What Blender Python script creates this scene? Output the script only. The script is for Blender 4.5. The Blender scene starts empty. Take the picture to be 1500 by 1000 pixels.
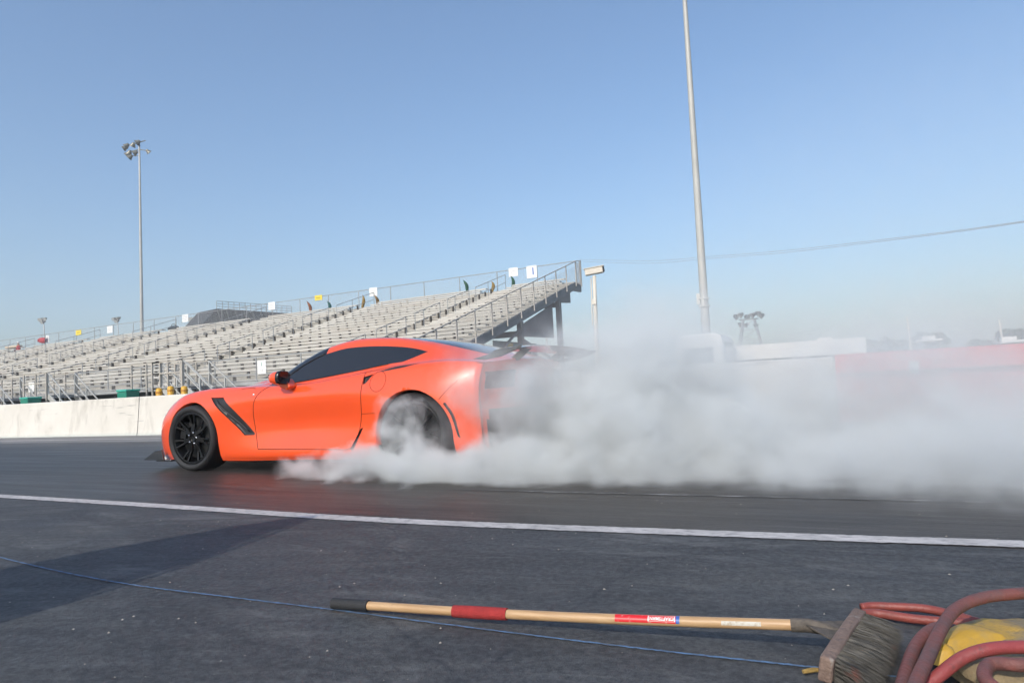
import bpy, bmesh, math, random
import numpy as np
from mathutils import Vector, Matrix
random.seed(7); rng=np.random.default_rng(7)
SC=bpy.context.scene; COL=SC.collection
R=math.radians
# ------------------------------------------------------------------ camera calibration
F=985.; CXP,CYP=750,500; H=0.70
_roll=-0.051;_hor=65.;_vx=-1950.
_up=-np.array([-_roll,1,-_hor/F]); _up/=np.linalg.norm(_up)
_f=np.array([_vx,_hor+_roll*_vx,F]); _f/=np.linalg.norm(_f)
_X=-_f; _Y=np.cross(_up,_X); M=np.array([_X,_Y,_up])
def ray(x,y): return M@np.array([x-CXP,y-CYP,F])
def onZ(x,y,z=0.): d=ray(x,y); t=(z-H)/d[2]; return Vector(np.array([0,0,H])+t*d)
def onY(x,y,Y): d=ray(x,y); t=Y/d[1]; return Vector(np.array([0,0,H])+t*d)
def onX(x,y,X): d=ray(x,y); t=X/d[0]; return Vector(np.array([0,0,H])+t*d)
cam=bpy.data.cameras.new('camera'); co=bpy.data.objects.new('camera',cam); COL.objects.link(co); SC.camera=co
cam.sensor_width=36; cam.lens=36*F/1500; cam.clip_start=.05; cam.clip_end=6000
rx=M@np.array([1,0,0]); uy=M@np.array([0,-1,0]); bk=M@np.array([0,0,-1])
co.matrix_world=Matrix(((rx[0],uy[0],bk[0],0),(rx[1],uy[1],bk[1],0),(rx[2],uy[2],bk[2],H),(0,0,0,1)))
# ------------------------------------------------------------------ tagging
def tag(o,label=None,cat=None,group=None,kind=None):
    if label:o['label']=label
    if cat:o['category']=cat
    if group:o['group']=group
    if kind:o['kind']=kind
    return o
def empty(name,loc=(0,0,0),label=None,cat=None,group=None,rz=0):
    o=bpy.data.objects.new(name,None); COL.objects.link(o); o.location=loc; o.rotation_euler=(0,0,rz); o.empty_display_size=.1
    return tag(o,label,cat,group)
def link(name,me,mat=None,parent=None,smooth=False):
    o=bpy.data.objects.new(name,me); COL.objects.link(o)
    if mat: 
        me.materials.clear(); 
        for m in (mat if isinstance(mat,(list,tuple)) else [mat]): me.materials.append(m)
    if parent: o.parent=parent
    if smooth:
        for p in me.polygons:p.use_smooth=True
    return o
# ------------------------------------------------------------------ mesh builder
class MB:
    def __init__(s): s.v=[];s.f=[]
    def add(s,vs,fs):
        b=len(s.v); s.v+= [tuple(v) for v in vs]; s.f+=[tuple(b+i for i in f) for f in fs]; return s
    def box(s,c,d,rot=None):
        x,y,z=[k/2 for k in d]; vs=[Vector((i*x,j*y,k*z)) for i in(-1,1) for j in(-1,1) for k in(-1,1)]
        if rot is not None: vs=[rot@v for v in vs]
        c=Vector(c); return s.add([v+c for v in vs],[(0,1,3,2),(4,6,7,5),(0,4,5,1),(2,3,7,6),(0,2,6,4),(1,5,7,3)])
    def bb(s,a,b): return s.box([(p+q)/2 for p,q in zip(a,b)],[abs(q-p) for p,q in zip(a,b)])
    def bar(s,a,b,w,h=None,up=(0,0,1)):
        a=Vector(a);b=Vector(b);h=h or w;d=b-a;L=d.length;x=d.normalized();u=Vector(up)
        if abs(x.dot(u))>.98:u=Vector((0,1,0))
        y=u.cross(x).normalized();z=x.cross(y)
        return s.box((a+b)/2,(L,w,h),Matrix((x,y,z)).transposed())
    def tube(s,pts,r,n=10,cap=True):
        pts=[Vector(p) for p in pts]; N=len(pts); rs=r if isinstance(r,(list,tuple)) else [r]*N
        b=len(s.v); pu=None
        for i,p in enumerate(pts):
            t=(pts[min(i+1,N-1)]-pts[max(i-1,0)]).normalized()
            if pu is None:
                u=Vector((0,0,1)) if abs(t.z)<.9 else Vector((0,1,0))
            else: u=pu
            x=(u-t*u.dot(t)).normalized(); pu=x; y=t.cross(x)
            for k in range(n):
                a=2*math.pi*k/n; q=p+(x*math.cos(a)+y*math.sin(a))*rs[i]; s.v.append(tuple(q))
        for i in range(N-1):
            for k in range(n): s.f.append((b+i*n+k,b+i*n+(k+1)%n,b+(i+1)*n+(k+1)%n,b+(i+1)*n+k))
        if cap: s.f.append(tuple(b+k for k in range(n))[::-1]); s.f.append(tuple(b+(N-1)*n+k for k in range(n)))
        return s
    def lathe(s,prof,n=32,axis='y',c=(0,0,0)):
        # prof: list (r, a) ; revolves around axis
        b=len(s.v);c=Vector(c)
        for (r,a) in prof:
            for k in range(n):
                t=2*math.pi*k/n; u,w=r*math.cos(t),r*math.sin(t)
                s.v.append(tuple(c+(Vector((u,a,w)) if axis=='y' else Vector((u,w,a)) if axis=='z' else Vector((a,u,w)))))
        for i in range(len(prof)-1):
            for k in range(n): s.f.append((b+i*n+k,b+i*n+(k+1)%n,b+(i+1)*n+(k+1)%n,b+(i+1)*n+k))
        return s
    def prism(s,poly,a0,a1,axis='y'):
        n=len(poly)
        def P(p,a): return (p[0],a,p[1]) if axis=='y' else (p[0],p[1],a) if axis=='z' else (a,p[0],p[1])
        vs=[P(p,a0) for p in poly]+[P(p,a1) for p in poly]
        return s.add(vs,[tuple(range(n))[::-1],tuple(range(n,2*n))]+[(i,(i+1)%n,n+(i+1)%n,n+i) for i in range(n)])
    def mesh(s,name='m',recalc=True):
        me=bpy.data.meshes.new(name); me.from_pydata(s.v,[],s.f)
        if recalc:
            bm=bmesh.new(); bm.from_mesh(me); bmesh.ops.recalc_face_normals(bm,faces=bm.faces); bm.to_mesh(me); bm.free()
        return me
    def build(s,name,mat=None,parent=None,smooth=False,bevel=0,auto=False):
        o=link(name,s.mesh(name),mat,parent,smooth)
        if auto:
            bm=bmesh.new(); bm.from_mesh(o.data)
            for e in bm.edges:
                if len(e.link_faces)==2 and e.calc_face_angle(0)>R(35): e.smooth=False
            for f in bm.faces:f.smooth=True
            bm.to_mesh(o.data); bm.free()
        if bevel:
            m=o.modifiers.new('b','BEVEL'); m.width=bevel; m.segments=2; m.limit_method='ANGLE'
        return o
def smooth_path(pts,n=8):
    P=[Vector(p) for p in pts]; P=[P[0]*2-P[1]]+P+[P[-1]*2-P[-2]]; out=[]
    for i in range(1,len(P)-2):
        for k in range(n):
            t=k/n; a,b,c,d=P[i-1],P[i],P[i+1],P[i+2]
            out.append(.5*((2*b)+(c-a)*t+(2*a-5*b+4*c-d)*t*t+(3*b-a-3*c+d)*t**3))
    out.append(P[-2]); return out
# ------------------------------------------------------------------ materials
MATS={}
class N:
    def __init__(s,nt): s.t=nt
    def n(s,ty,**k):
        o=s.t.nodes.new(ty)
        for a,b in k.items():
            if a.startswith('i_'): o.inputs[a[2:].replace('_',' ')].default_value=b
            else: setattr(o,a,b)
        return o
    def l(s,a,b): s.t.links.new(a,b)
    def math(s,op,a,b=None,c=None,clamp=False):
        o=s.t.nodes.new('ShaderNodeMath'); o.operation=op; o.use_clamp=clamp
        for i,v in enumerate((a,b,c)):
            if v is None: continue
            if isinstance(v,(int,float)): o.inputs[i].default_value=v
            else: s.l(v,o.inputs[i])
        return o.outputs[0]
    def vm(s,op,a,b=None):
        o=s.t.nodes.new('ShaderNodeVectorMath'); o.operation=op
        for i,v in enumerate((a,b)):
            if v is None: continue
            if isinstance(v,tuple): o.inputs[i].default_value=v
            else: s.l(v,o.inputs[i])
        return o
    def noise(s,vec,scale,detail=4,rough=.5,dist=0,out='Fac'):
        o=s.t.nodes.new('ShaderNodeTexNoise'); s.l(vec,o.inputs['Vector'])
        o.inputs['Scale'].default_value=scale;o.inputs['Detail'].default_value=detail;o.inputs['Roughness'].default_value=rough;o.inputs['Distortion'].default_value=dist
        return o.outputs[out]
    def ramp(s,fac,stops):
        o=s.t.nodes.new('ShaderNodeValToRGB'); s.l(fac,o.inputs[0]); el=o.color_ramp.elements
        while len(el)<len(stops): el.new(.5)
        for e,(p,c) in zip(el,stops):
            e.position=p; e.color=(c,c,c,1) if isinstance(c,(int,float)) else (*c,1)
        return o.outputs[0]
    def mix(s,fac,a,b,ty='MIX'):
        o=s.t.nodes.new('ShaderNodeMix'); o.data_type='RGBA'; o.blend_type=ty
        for nm,v in ((0,fac),(6,a),(7,b)):
            if isinstance(v,(int,float)): o.inputs[nm].default_value=v
            elif isinstance(v,tuple): o.inputs[nm].default_value=(*v,1)
            else: s.l(v,o.inputs[nm])
        return o.outputs[2]
def mat(name,col=(.5,.5,.5),rough=.6,metal=0,coat=0,var=0,vscale=3,bump=0,bscale=40,spec=.5,fn=None,stretch=(1,1,1),dirt=None,dscale=2):
    if name in MATS: return MATS[name]
    m=bpy.data.materials.new(name); m.use_nodes=True; nt=m.node_tree; b=nt.nodes['Principled BSDF']; q=N(nt)
    b.inputs['Base Color'].default_value=(*col,1); b.inputs['Roughness'].default_value=rough; b.inputs['Metallic'].default_value=metal
    b.inputs['Coat Weight'].default_value=coat; b.inputs['Specular IOR Level'].default_value=spec
    tc=q.n('ShaderNodeTexCoord').outputs['Object']
    if stretch!=(1,1,1): tc=q.vm('MULTIPLY',tc,stretch).outputs[0]
    if var or dirt:
        nz=q.noise(tc,vscale,6,.6)
        c=q.mix(q.ramp(nz,[(.3,0),(.7,1)]),tuple(k*(1-var) for k in col),tuple(min(1,k*(1+var)) for k in col))
        if dirt:
            c=q.mix(q.ramp(q.noise(tc,dscale,8,.7),[(.52,0),(.66,.8)]),c,dirt)
        q.l(c,b.inputs['Base Color'])
    if bump:
        bp=q.n('ShaderNodeBump'); bp.inputs['Strength'].default_value=bump; bp.inputs['Distance'].default_value=.02
        q.l(q.noise(tc,bscale,4,.6),bp.inputs['Height']); q.l(bp.outputs[0],b.inputs['Normal'])
    if fn: fn(q,b,tc)
    MATS[name]=m; return m
# ------------------------------------------------------------------ world + sun
EL=R(35); SD=Vector((0.06,1,0)).normalized()   # horizontal direction in which light travels
w=bpy.data.worlds.new('World'); SC.world=w; w.use_nodes=True; q=N(w.node_tree)
sky=q.n('ShaderNodeTexSky',sky_type='NISHITA',sun_disc=False,sun_elevation=EL,sun_rotation=math.atan2(-SD.x,-SD.y),air_density=1.35,dust_density=2.3,ozone_density=6.0,altitude=0)
bg=w.node_tree.nodes['Background']; bg.inputs[1].default_value=.15; q.l(sky.outputs[0],bg.inputs[0])
sl=bpy.data.lights.new('sun','SUN'); sl.energy=2.7; sl.angle=R(.6); sl.color=(1,.93,.83); so=bpy.data.objects.new('sun',sl); COL.objects.link(so)
ld=Vector((SD.x*math.cos(EL),SD.y*math.cos(EL),-math.sin(EL))); so.rotation_euler=ld.to_track_quat('-Z','Y').to_euler()
vs=SC.view_settings; vs.view_transform='Standard'; vs.look='None'; vs.gamma=1; vs.exposure=.24; vs.use_curve_mapping=False
SC.cycles.max_bounces=7; SC.cycles.volume_bounces=3; SC.cycles.volume_step_rate=1.5; SC.cycles.volume_max_steps=256
SC.cycles.use_denoising=True; SC.cycles.use_adaptive_sampling=True; SC.cycles.adaptive_threshold=.04
# ------------------------------------------------------------------ ground
def ground_fn(q,b,tc):
    # stretched along the track: asphalt apron, stones, wear
    fine=q.noise(tc,90,5,.7); mid=q.noise(q.vm('MULTIPLY',tc,(.45,1.3,1)).outputs[0],7,8,.7); big=q.noise(tc,.9,4,.6)
    c=q.mix(q.ramp(mid,[(.3,0),(.7,1)]),(.047,.047,.046),(.108,.107,.102))
    c=q.mix(q.ramp(big,[(.40,0),(.62,.7)]),c,(.048,.052,.060))
    c=q.mix(q.ramp(fine,[(.42,0),(.62,.65)]),c,(.020,.022,.026))
    # pale aggregate flecks
    v=q.n('ShaderNodeTexVoronoi',feature='F1'); v.inputs['Scale'].default_value=55; q.l(tc,v.inputs['Vector'])
    fl=q.ramp(v.outputs['Distance'],[(.10,1),(.17,0)]); keep=q.ramp(q.noise(tc,23,2),[(.58,0),(.64,1)])
    c=q.mix(q.math('MULTIPLY',q.math('MULTIPLY',fl,keep),.6),c,(.22,.22,.21))
    # scuffed pale patches
    sc=q.vm('MULTIPLY',tc,(1.2,3.5,1)).outputs[0]
    c=q.mix(q.ramp(q.noise(sc,1.3,9,.75,.5),[(.52,0),(.68,.6)]),c,(.17,.17,.165))
    c=q.mix(q.ramp(q.noise(q.vm('MULTIPLY',tc,(.8,2.2,1)).outputs[0],1.1,9,.74,.8),[(.50,0),(.56,.75)]),c,(.033,.034,.036))
    sc3=q.n('ShaderNodeVectorRotate'); q.l(tc,sc3.inputs['Vector']); sc3.inputs['Angle'].default_value=R(-14)
    c=q.mix(q.ramp(q.noise(q.vm('MULTIPLY',sc3.outputs[0],(.5,16,1)).outputs[0],1.6,6,.7,.3),[(.62,0),(.72,.4)]),c,(.16,.158,.15))
    # old tyre marks sweeping diagonally
    rot=q.n('ShaderNodeVectorRotate'); q.l(tc,rot.inputs['Vector']); rot.inputs['Angle'].default_value=R(-24)
    st=q.vm('MULTIPLY',rot.outputs[0],(.25,9,1)).outputs[0]
    c=q.mix(q.ramp(q.noise(st,1.3,5,.62,.5),[(.50,0),(.64,.55)]),c,(.028,.029,.030))
    # cracks
    v2=q.n('ShaderNodeTexVoronoi',feature='DISTANCE_TO_EDGE'); v2.inputs['Scale'].default_value=.55; q.l(q.vm('ADD',tc,q.n('ShaderNodeTexNoise',i_Scale=3.).outputs['Color']).outputs[0],v2.inputs['Vector'])
    c=q.mix(q.ramp(v2.outputs['Distance'],[(.0,.55),(.006,0)]),c,(.018,.02,.025))
    q.l(c,b.inputs['Base Color']); 
    q.l(q.math('MULTIPLY_ADD',mid,.35,.52),b.inputs['Roughness'])
    c=q.mix(q.ramp(q.noise(tc,38,6,.75),[(.42,.0),(.68,.40)]),c,(.15,.155,.16)); q.l(c,b.inputs['Base Color'])
    bp=q.n('ShaderNodeBump'); bp.inputs['Strength'].default_value=.55; bp.inputs['Distance'].default_value=.006
    h=q.math('ADD',q.math('MULTIPLY',fine,1.0),q.math('MULTIPLY',q.noise(tc,220,3,.6),.7)); q.l(h,bp.inputs['Height']); q.l(bp.outputs[0],b.inputs['Normal'])
M_asph=mat('asphalt_apron',(.05,.055,.065),.7,fn=ground_fn,spec=.35)
def lane_fn(q,b,tc):
    st=q.vm('MULTIPLY',tc,(.22,6,1)).outputs[0]; st2=q.vm('MULTIPLY',tc,(.9,22,1)).outputs[0]
    a=q.noise(st,1.4,6,.65,.2); d=q.noise(st2,1.5,6,.7); fine=q.noise(tc,80,4,.7)
    c=q.mix(q.ramp(a,[(.3,0),(.7,1)]),(.036,.032,.028),(.068,.060,.052))
    c=q.mix(q.ramp(d,[(.48,0),(.66,.7)]),c,(.115,.105,.092))
    c=q.mix(q.ramp(q.noise(q.vm('MULTIPLY',tc,(.5,2.5,1)).outputs[0],1.2,8,.72,.4),[(.50,0),(.60,.65)]),c,(.026,.024,.022))
    c=q.mix(q.ramp(fine,[(.45,0),(.65,.5)]),c,(.022,.022,.023))
    sep=q.n('ShaderNodeSeparateXYZ'); q.l(tc,sep.inputs[0])
    # rubbered-in groove down the lane
    g=q.ramp(q.math('DIVIDE',q.math('ABSOLUTE',q.math('SUBTRACT',sep.outputs['Y'],5.9)),2.0),[(.55,.75),(.95,0)])
    c=q.mix(g,c,(.030,.028,.027))
    v=q.n('ShaderNodeTexVoronoi',feature='F1'); v.inputs['Scale'].default_value=40; q.l(tc,v.inputs['Vector'])
    fl=q.math('MULTIPLY',q.ramp(v.outputs['Distance'],[(.09,1),(.14,0)]),q.ramp(q.noise(tc,17,2),[(.60,0),(.66,1)]))
    c=q.mix(q.math('MULTIPLY',fl,.5),c,(.25,.24,.22))
    q.l(c,b.inputs['Base Color']); q.l(q.math('MULTIPLY_ADD',a,.3,.30),b.inputs['Roughness'])
    bp=q.n('ShaderNodeBump'); bp.inputs['Strength'].default_value=.4; bp.inputs['Distance'].default_value=.004
    q.l(q.math('ADD',fine,q.math('MULTIPLY',d,1.5)),bp.inputs['Height']); q.l(bp.outputs[0],b.inputs['Normal'])
M_lane=mat('rubbered_lane',(.04,.04,.04),.5,fn=lane_fn,spec=.22)
def shoulder_fn(q,b,tc):
    st=q.vm('MULTIPLY',tc,(.15,7,1)).outputs[0]; a=q.noise(st,1.3,6,.65,.2)
    c=q.mix(q.ramp(a,[(.35,0),(.65,1)]),(.13,.125,.12),(.26,.25,.24)); q.l(c,b.inputs['Base Color'])
M_shoulder=mat('shoulder_concrete',(.2,.2,.2),.8,fn=shoulder_fn)
def dirt_fn(q,b,tc):
    c=q.mix(q.ramp(q.noise(tc,.4,6,.6),[(.35,0),(.65,1)]),(.09,.085,.07),(.16,.15,.12)); q.l(c,b.inputs['Base Color'])
M_dirt=mat('dirt_far',(.1,.1,.08),.9,fn=dirt_fn)
def wear(q,tc,base,scale=14,lo=.46,hi=.62,under=(.07,.072,.078)):
    nz=q.noise(q.vm('MULTIPLY',tc,(1,2.2,1)).outputs[0],scale,8,.72); return q.mix(q.ramp(nz,[(lo,0),(hi,.75)]),base,under)
def paint_fn(q,b,tc):
    c=q.mix(q.ramp(q.noise(tc,5,4,.6),[(.3,0),(.7,1)]),(.40,.38,.365),(.56,.53,.51)); c=wear(q,tc,c,16,.50,.68)
    q.l(c,b.inputs['Base Color'])
M_line=mat('white_line_paint',(.6,.58,.55),.75,fn=paint_fn)
def sheet(name,poly,z,m,**k):
    mb=MB(); mb.add([(x,y,z) for x,y in poly],[tuple(range(len(poly)))]); o=mb.build(name,m); return tag(o,kind='structure',**k)
sheet('ground',[(-2500,-2500),(2500,-2500),(2500,2500),(-2500,2500)],-.012,M_dirt)
sheet('asphalt_apron',[(-160,-60),(120,-60),(120,3.11),(-160,3.11)],-.004,M_asph)
sheet('race_lane',[(-160,3.11),(120,3.11),(120,8.35),(-160,8.35)],-.004,M_lane)
sheet('lane_shoulder',[(-160,8.35),(120,8.35),(120,16),(-160,16)],-.004,M_shoulder)
def strip(name,pts,wd,z,m,amp=0,**k):
    pts=smooth_path([Vector((p[0],p[1],z)) for p in pts],10) if len(pts)>2 else [Vector((p[0],p[1],z)) for p in pts]
    if amp:
        pts2=[]
        for a,b2 in zip(pts[:-1],pts[1:]):
            for k in range(4): pts2.append(a.lerp(b2,k/4))
        pts=pts2+[pts[-1]]
    vs=[];fs=[]
    for i,p in enumerate(pts):
        t=(pts[min(i+1,len(pts)-1)]-pts[max(i-1,0)]).normalized(); n=Vector((-t.y,t.x,0))
        j1,j2=random.uniform(-amp,amp),random.uniform(-amp,amp)
        vs+= [tuple(p+n*(wd/2+j1)),tuple(p-n*(wd/2+j2))]
    for i in range(len(pts)-1): fs.append((2*i,2*i+1,2*i+3,2*i+2))
    mb=MB(); mb.add(vs,fs); o=mb.build(name,m)
    return tag(o,kind='structure')
lp=[onZ(x,y) for x,y in ((0,726),(150,735),(300,744.5),(450,754.5),(600,763),(750,769.5),(900,775),(1200,786),(1500,796))]
lp=[(p.x,p.y) for p in lp]; d0=(lp[0][1]-lp[2][1])/(lp[0][0]-lp[2][0])
lp=[(-8.,lp[0][1]+.01)]+lp+[(1.1,lp[-1][1]+.01),(2.,lp[-1][1]+.02)]
strip('lane_edge_line',lp,.115,.0,M_line,.004)
strip('lane_edge_line',[(-150,lp[0][1]),(-8.01,lp[0][1])],.115,.0,M_line,.004); strip('lane_edge_line',[(2.01,lp[-1][1]),(100,lp[-1][1])],.115,.0,M_line,.004)
def seam_fn(q,b,tc):
    sep=q.n('ShaderNodeSeparateXYZ'); q.l(tc,sep.inputs[0])
    c=wear(q,tc,(.33,.32,.31),5,.40,.50,(.045,.044,.043)); q.l(c,b.inputs['Base Color'])
strip('lane_seam_line',[(-2.6,4.06),(-1.5,4.06),(0,4.1),(3,4.14)],.022,.0,mat('seam_line_paint',(.4,.4,.4),.8,fn=seam_fn),.003)
def chalk_fn(q,b,tc):
    c=wear(q,tc,(.11,.21,.36),26,.42,.60,(.058,.064,.072)); q.l(c,b.inputs['Base Color'])
strip('chalk_line',[tuple(onZ(*p)[:2]) for p in ((-60,800),(60,830),(190,855),(340,874),(495,893),(720,922),(950,950),(1180,975),(1330,992))],.009,.0,mat('blue_chalk',(.1,.2,.35),.9,fn=chalk_fn),.002)
strip('far_edge_line',[(-150,9.02),(100,9.02)],.11,.0,M_line,.003)
# pebbles
gr=MB()
for i in range(520):
    x=random.uniform(-4.5,1.6); y=random.uniform(1.0,3.0) if random.random()<.75 else random.uniform(3.2,4.4)
    r=random.choice([.0012,.0015,.002,.002,.003,.0045]); 
    vs=[(x+dx*r*random.uniform(.7,1.4),y+dy*r*random.uniform(.7,1.4),dz*r) for dx,dy,dz in ((1,0,.3),(-1,0,.3),(0,1,.3),(0,-1,.3),(0,0,1.1))]
    gr.add(vs,[(0,2,4),(2,1,4),(1,3,4),(3,0,4)])
tag(gr.build('gravel',mat('pebble',(.30,.27,.23),.8,var=.5,vscale=3)),'tiny pale pebbles and grit scattered on the asphalt','gravel',kind='stuff')
# ------------------------------------------------------------------ barrier walls
YW=10.0
def wall_fn(q,b,tc):
    c=q.mix(q.ramp(q.noise(tc,.8,5,.6),[(.3,0),(.7,1)]),(.60,.565,.50),(.70,.665,.60))
    st=q.vm('MULTIPLY',tc,(1,1,.35)).outputs[0]
    c=q.mix(q.ramp(q.noise(st,2.1,8,.7,.3),[(.53,0),(.70,.6)]),c,(.36,.33,.28))
    c=q.mix(q.ramp(q.noise(q.vm('MULTIPLY',tc,(.35,1,9)).outputs[0],1.8,5,.7),[(.62,0),(.68,.55)]),c,(.12,.12,.12))
    sep=q.n('ShaderNodeSeparateXYZ'); q.l(tc,sep.inputs[0])
    low=q.ramp(q.math('ADD',sep.outputs['Z'],q.math('MULTIPLY',q.noise(tc,6,5,.7),.09)),[(.04,.75),(.13,0)])
    c=q.mix(low,c,(.42,.47,.44))
    red=q.ramp(q.noise(tc,1.7,2,.5),[(.735,0),(.75,.6)]); c=q.mix(red,c,(.7,.2,.15))
    q.l(c,b.inputs['Base Color'])
    bp=q.n('ShaderNodeBump'); bp.inputs['Strength'].default_value=.3; bp.inputs['Distance'].default_value=.01; q.l(q.noise(tc,14,6,.7),bp.inputs['Height']); q.l(bp.outputs[0],b.inputs['Normal'])
M_wall=mat('painted_concrete',(.75,.7,.62),.85,fn=wall_fn)
def redw_fn(q,b,tc):
    c=q.mix(q.ramp(q.noise(tc,1.2,5,.6),[(.3,0),(.7,1)]),(.55,.035,.035),(.72,.06,.05)); c=q.mix(q.ramp(q.noise(tc,6,8,.7),[(.62,0),(.75,.6)]),c,(.35,.1,.08)); q.l(c,b.inputs['Base Color'])
M_red=mat('red_barrier_paint',(.6,.05,.05),.6,fn=redw_fn)
def barrier(x0,x1,h,m,label,nm='concrete_barrier'):
    prof=[(YW,0),(YW+.02,.10),(YW+.08,h-.02),(YW+.10,h),(YW+.28,h),(YW+.30,h-.02),(YW+.36,.1),(YW+.38,0)]
    o=MB().prism([(p[0],p[1]) for p in prof],x0+.012,x1-.012,'x').build(nm,m); 
    return tag(o,label,'barrier wall')
xj=onY(200,620,YW).x
xw=onY(1224,560,YW).x
cuts=[xj-60,xj-36,xj-12,xj,xj+5.5,xj+11,xw]
labs=['far leftmost length of the white concrete barrier running out of frame','long white concrete barrier length below the distant bleachers at left','scuffed white barrier length left of the vertical joint ahead of the orange car','white concrete barrier length right of the vertical joint, passing behind the orange nose',
 'white concrete barrier length hidden behind the orange car body','white concrete barrier length seen through smoke, ending at the red wall']
for a,b_,l in zip(cuts[:-1],cuts[1:],labs): barrier(a,b_,.89 if b_<xw-1 else .875,M_wall,l)
o=barrier(xw,xw+34,.90,M_red,'red painted barrier wall fading into the smoke at right','red_barrier')
MB().bb((xw+.02,YW-.012,.62),(xw+33.9,YW+.02,.645)).build('rub_rail',mat('red_dark',(.25,.02,.02),.6),o)
# small white square plate on red wall
p=onY(1339,537,YW); MB().bb((p.x-.05,YW-.012,p.z-.08),(p.x+.05,YW+.04,p.z+.07)).build('white_plate',mat('plain_white',(.75,.73,.7),.6),o)
# ------------------------------------------------------------------ grandstand
M_al=mat('bleacher_aluminium',(.52,.495,.445),.5,metal=.0,var=.14,vscale=1.2,stretch=(.3,3,3),dirt=(.42,.37,.31),dscale=1.1,spec=.4)
M_al2=mat('bleacher_riser',(.36,.34,.30),.6,var=.15,vscale=2)  # riser colour darkened to stand in for shade lines between rows
M_gal=mat('galvanised_steel',(.34,.345,.34),.6,metal=.1,var=.15)
M_dk=mat('dark_steel',(.045,.055,.06),.6,var=.3)
M_brk=mat('bracket_steel',(.12,.105,.085),.6)
X1=-12.38; X0=-88.; YF=17.0; ZD=1.27; RUN=.66; RISE=.209; NR=22; YS=17.55
ZB=1.20
gs=empty('grandstand',(X1,YF,0),'long pale aluminium bleacher grandstand behind the white wall','grandstand')
def P(o): # parent keeping world coords (meshes are in world coordinates)
    o.parent=gs; o.matrix_parent_inverse=Matrix.Translation((-X1,-YF,0)); return o
aisles=[-16.4,-25.3,-34.2,-43.1,-52.0,-60.9,-69.8,-78.7]
AW=1.15
segs=[]; ed=sorted([X0]+[a for a in aisles]+[X1])
xs=[X0]
for a in sorted(aisles): xs+= [a-AW/2,a+AW/2]
xs.append(X1); segs=[(xs[i],xs[i+1]) for i in range(0,len(xs),2)]
for r in range(NR):
    y=YS+r*RUN; z=ZB+r*RISE; sb=MB(); e_=.0 if r<NR-2 else .4
    for a,b_ in segs:
        sb.bb((a+.02,y+.24,z+.40),(b_-.02-e_,y+.53,z+.437)); sb.bb((a+.02,y+.232,z+.365),(b_-.02-e_,y+.246,z+.43))
    nf=len(sb.f); x=X1-1.1
    while x>X0:
        if all(abs(x-a)>AW/2+.05 for a in aisles): sb.bb((x-.02,y+.26,z+.10),(x+.02,y+.40,z+.36))
        x-=1.83
    o=P(sb.build('seat_row',[M_al,M_brk]))
    for i,p_ in enumerate(o.data.polygons): p_.material_index=1 if i>=nf else 0
    fb=MB(); fb.bb((X0,y-.24,z-.01),(X1,y+.20,z+.03)); fb.bb((X0,y+.205,z-.01),(X1,y+.40,z+.03)); P(fb.build('footboard',M_al))
    P(MB().bb((X0,y+.42,z-.02),(X1-.03,y+.435,z+RISE-.03)).build('riser',M_al2))
# top walkway and back fence
YT=YS+NR*RUN; ZT=ZB+NR*RISE-.02
P(MB().bb((X0,YT-.2,ZT),(X1,YT+.75,ZT+.05)).build('top_walkway',M_al))
P(MB().bb((X0,YF-.05,ZD-.02),(X1,YS-.26,ZD+.03)).build('front_walkway',M_al))
P(MB().bb((X0,YF-.07,ZD-.07),(X1,YF-.052,ZD+.04)).build('fascia',M_gal))
YB=YT+.7
def mesh_fence(parent,a,b_,y,z0,z1,step,nm,m=M_gal,r=.022,rails=(0.,1.),wire=True,posts=True):
    mb=MB()
    for t in rails: zz=z0+(z1-z0)*t; mb.tube([(a,y,zz+.03),(b_,y,zz+.03)],r,6)
    x=b_
    while x>a-.01 and posts:
        mb.tube([(x,y,z0-.1),(x,y,z1+.03)],r*1.1,6); x-=step
    return mb
def chain_fn(q,b,tc):
    pass
def mk_mesh_mat():
    m=bpy.data.materials.new('chain_link'); m.use_nodes=True; q=N(m.node_tree); b=m.node_tree.nodes['Principled BSDF']
    b.inputs['Base Color'].default_value=(.38,.39,.39,1); b.inputs['Roughness'].default_value=.5
    tc=q.n('ShaderNodeTexCoord').outputs['Object']; sep=q.n('ShaderNodeSeparateXYZ'); q.l(tc,sep.inputs[0])
    def wires(sgn,ax):
        s=q.math('ADD',sep.outputs[ax],q.math('MULTIPLY',sep.outputs['Z'],sgn)); f=q.math('FRACT',q.math('MULTIPLY',s,16.)); return q.math('LESS_THAN',f,.085)
    def both(ax): return q.math('MAXIMUM',wires(1,ax),wires(-1,ax))
    geo=q.n('ShaderNodeNewGeometry'); ns=q.n('ShaderNodeSeparateXYZ'); q.l(geo.outputs['True Normal'],ns.inputs[0])
    isx=q.math('GREATER_THAN',q.math('ABSOLUTE',ns.outputs['X']),.5)
    a=q.math('ADD',q.math('MULTIPLY',both('Y'),isx),q.math('MULTIPLY',both('X'),q.math('SUBTRACT',1.,isx)))
    q.l(a,b.inputs['Alpha']); return m
M_chain=mk_mesh_mat()
bf=mesh_fence(gs,X0,X1,YB,ZT+.05,ZT+1.24,2.44,'x',rails=(1.,),r=.022); bf.tube([(X0,YB,ZT+.12),(X1,YB,ZT+.12)],.015,6)
P(bf.build('back_fence',M_gal)); 
P(MB().add([(X0,YB,ZT+.1),(X1,YB,ZT+.1),(X1,YB,ZT+1.24),(X0,YB,ZT+1.24)],[(0,1,2,3)]).build('back_mesh',M_chain))
ff=mesh_fence(gs,X0,X1,YF,ZD,ZD+.86,2.1,'x',rails=(1.,.06),r=.022)
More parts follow.
